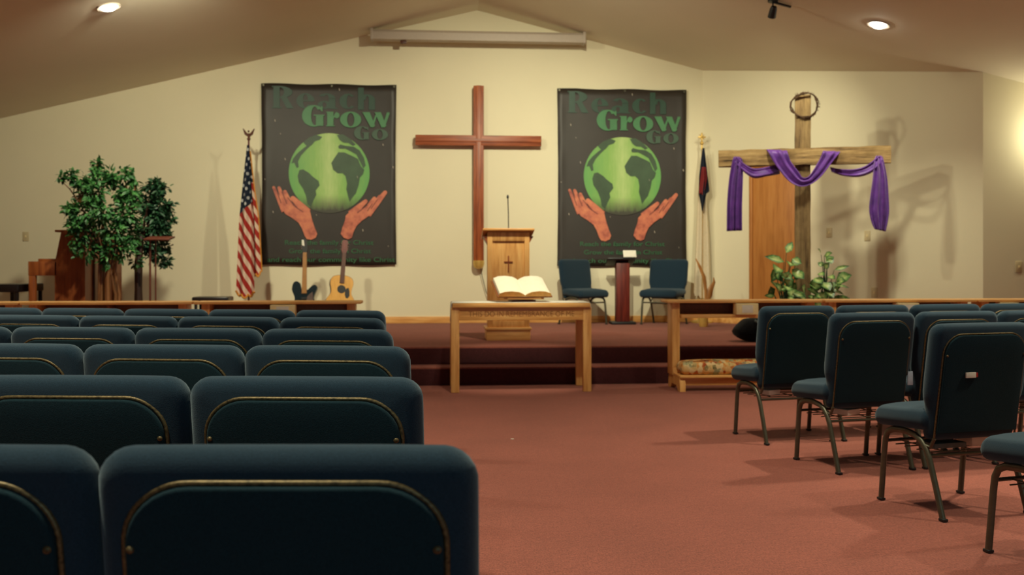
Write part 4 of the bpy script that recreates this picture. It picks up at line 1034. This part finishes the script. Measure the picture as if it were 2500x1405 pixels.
for i, (x, y) in enumerate(((-.085, 0), (-.04, .03), (0, -.03), (.045, .02), (.09, 0), (-.11, .02))):
    st.append(([(x, y, .2), (x * 1.1 + .01, y, .45), (x * .8 - .01, -y, .7), (x * .9, y, .9), (x * 1.6, y * 1.5, 1.12), (x * 3.0, y * 3, 1.35 + .05 * (i % 3))], [.019, .017, .015, .014, .011, .007]))
st[2] = ([(0, -.03, .2), (-.01, -.03, .5), (.0, -.03, .85), (-.03, -.03, 1.1), (-.05, -.04, 1.3)], [.03, .028, .028, .035, .012])
ficus('leafy green artificial ficus with several thin stems beside the piano', (-3.56, 11.1, ST), T1, st, M['leaf'], M['bark'], 3700, .15, 'artificial trees on the platform')
random.seed(12)
T2 = [bl(385, 447, 16, 0, 340), bl(365, 455, 20, .1, 340), bl(395, 462, 20, 0, 340), bl(360, 490, 34, .15, 340), bl(398, 500, 32, 0, 340), bl(375, 525, 38, .1, 340), bl(410, 540, 18, 0, 340), bl(360, 555, 34, .1, 340), bl(395, 565, 24, 0, 340), bl(405, 555, 16, 0, 340), bl(350, 590, 30, .1, 340), bl(385, 600, 22, .2, 340), bl(382, 625, 22, .1, 340), bl(395, 642, 16, .1, 340)]
ficus('darker artificial ficus with one thick dark trunk, right of the larger tree', (-3.30, 11.28, ST), T2, [([(0, 0, .2), (0, 0, .5), (.0, 0, .8), (.02, .03, 1.1)], [.055, .042, .045, .03])], M['leaf_dark'], M['darkbark'], 2400, .15, 'artificial trees on the platform')
# leafy variegated plants around the foot of the rustic cross
def pothos(label, loc, leaves, group):
    t = thing('variegated_plant', label, 'potted plant', loc, 0, group)
    MB().lathe([(0, 0), (.11, 0), (.15, .22), (.16, .24), (.14, .24), (.13, .2), (0, .2)], seg=24).build('pot', M['black'], t)
    m = MB(); ms = MB(); vals = []
    for _ in range(26):
        a = random.uniform(0, 2 * PI); q = random.uniform(.05, .20); z = random.uniform(.24, .50); L = random.uniform(.10, .16)
        leaves = leaves + [(q * math.cos(a) * .8, q * math.sin(a) * .6, z, math.cos(a), random.uniform(-.7, .6), L, L * .45)]
    for (x, y, z, dx, dz, L, W_) in leaves:
        p = Vector((x, y, z)); d = Vector((dx, random.uniform(-.35, .1), dz)).normalized()
        base = Vector((random.uniform(-.05, .05), random.uniform(-.04, .04), .18)); mid = base.lerp(p, .55) + Vector((0, 0, .05)); ms.tube([base, mid, p], [.006, .005, .003], 6)
        leaf(m, p, d, Vector((random.uniform(-.2, .2), -1, .55)), L, W_ * 1.35, vals=vals)
    ms.build('stem', M['leaf_dark'], t)
    me_o = m.build('foliage', M['varleaf'], t, smooth=False, fixn=False)
    at = me_o.data.attributes.new('edge', 'FLOAT', 'POINT')
    for i, v in enumerate(vals): at.data[i].value = v
    return t
def lv(px, py, qx, qy, w_, x0, y=0):   # leaf from (px,py) to (qx,qy) in photo rows at the plant's distance
    k = .0044; x = (px - x0) * k; z = 1.1025 + (648 - py) * k - ST; dx = (qx - px) * k; dz = -(qy - py) * k
    L = math.hypot(dx, dz); return (x, y, z, dx, dz, L, w_ * k)
random.seed(21)
x0 = 1905
A = [lv(1905, 640, 1855, 624, 18, x0), (lv(1890, 652, 1851, 676, 26, x0)), lv(1922, 640, 1945, 600, 0.1, x0), lv(1910, 618, 1932, 586, 16, x0), lv(1918, 640, 1900, 665, 18, x0), lv(1925, 632, 1948, 645, 18, x0), lv(1935, 640, 1915, 652, 18, x0), lv(1900, 668, 1925, 690, 20, x0), lv(1912, 672, 1908, 705, 20, x0, -.05), lv(1880, 690, 1866, 718, 22, x0), lv(1890, 700, 1905, 728, 20, x0), lv(1930, 665, 1955, 690, 24, x0), lv(1920, 690, 1940, 722, 22, x0), lv(1870, 700, 1880, 735, 18, x0), lv(1895, 655, 1875, 690, 20, x0, .05), lv(1938, 655, 1925, 690, 24, x0), lv(1950, 700, 1970, 720, 22, x0), lv(1905, 700, 1890, 725, 22, x0, -.08), lv(1885, 660, 1905, 690, 20, x0, .04), lv(1915, 705, 1925, 735, 24, x0, -.05)]
pothos('pale variegated leafy plant at the left foot of the weathered cross', (3.80, 10.45, ST), A, 'leafy plants at the foot of the cross')
x0 = 2000
B_ = [lv(1992, 622, 1966, 598, 8, x0), lv(2000, 625, 2020, 610, 14, x0), lv(2004, 640, 2030, 625, 16, x0), lv(2008, 642, 2025, 632, 14, x0), lv(1998, 650, 1985, 640, 14, x0), lv(2000, 655, 2010, 640, 14, x0), lv(2025, 660, 2062, 648, 10, x0), lv(2030, 685, 2066, 668, 26, x0), lv(2030, 690, 2055, 680, 22, x0), lv(2010, 675, 2030, 690, 16, x0), lv(2020, 695, 2066, 706, 7, x0), lv(2020, 708, 2050, 720, 7, x0), lv(1985, 685, 1965, 715, 26, x0, -.05), lv(1992, 690, 2005, 720, 24, x0, -.05), lv(2005, 710, 2020, 735, 24, x0), lv(1975, 700, 1950, 712, 24, x0), lv(2010, 690, 2020, 712, 22, x0), lv(1985, 668, 2005, 680, 14, x0), lv(1975, 680, 1995, 705, 22, x0), lv(1980, 715, 2000, 738, 22, x0, -.05)]
pothos('darker green leafy plant at the right foot of the weathered cross', (4.22, 10.38, ST), B_, 'leafy plants at the foot of the cross')
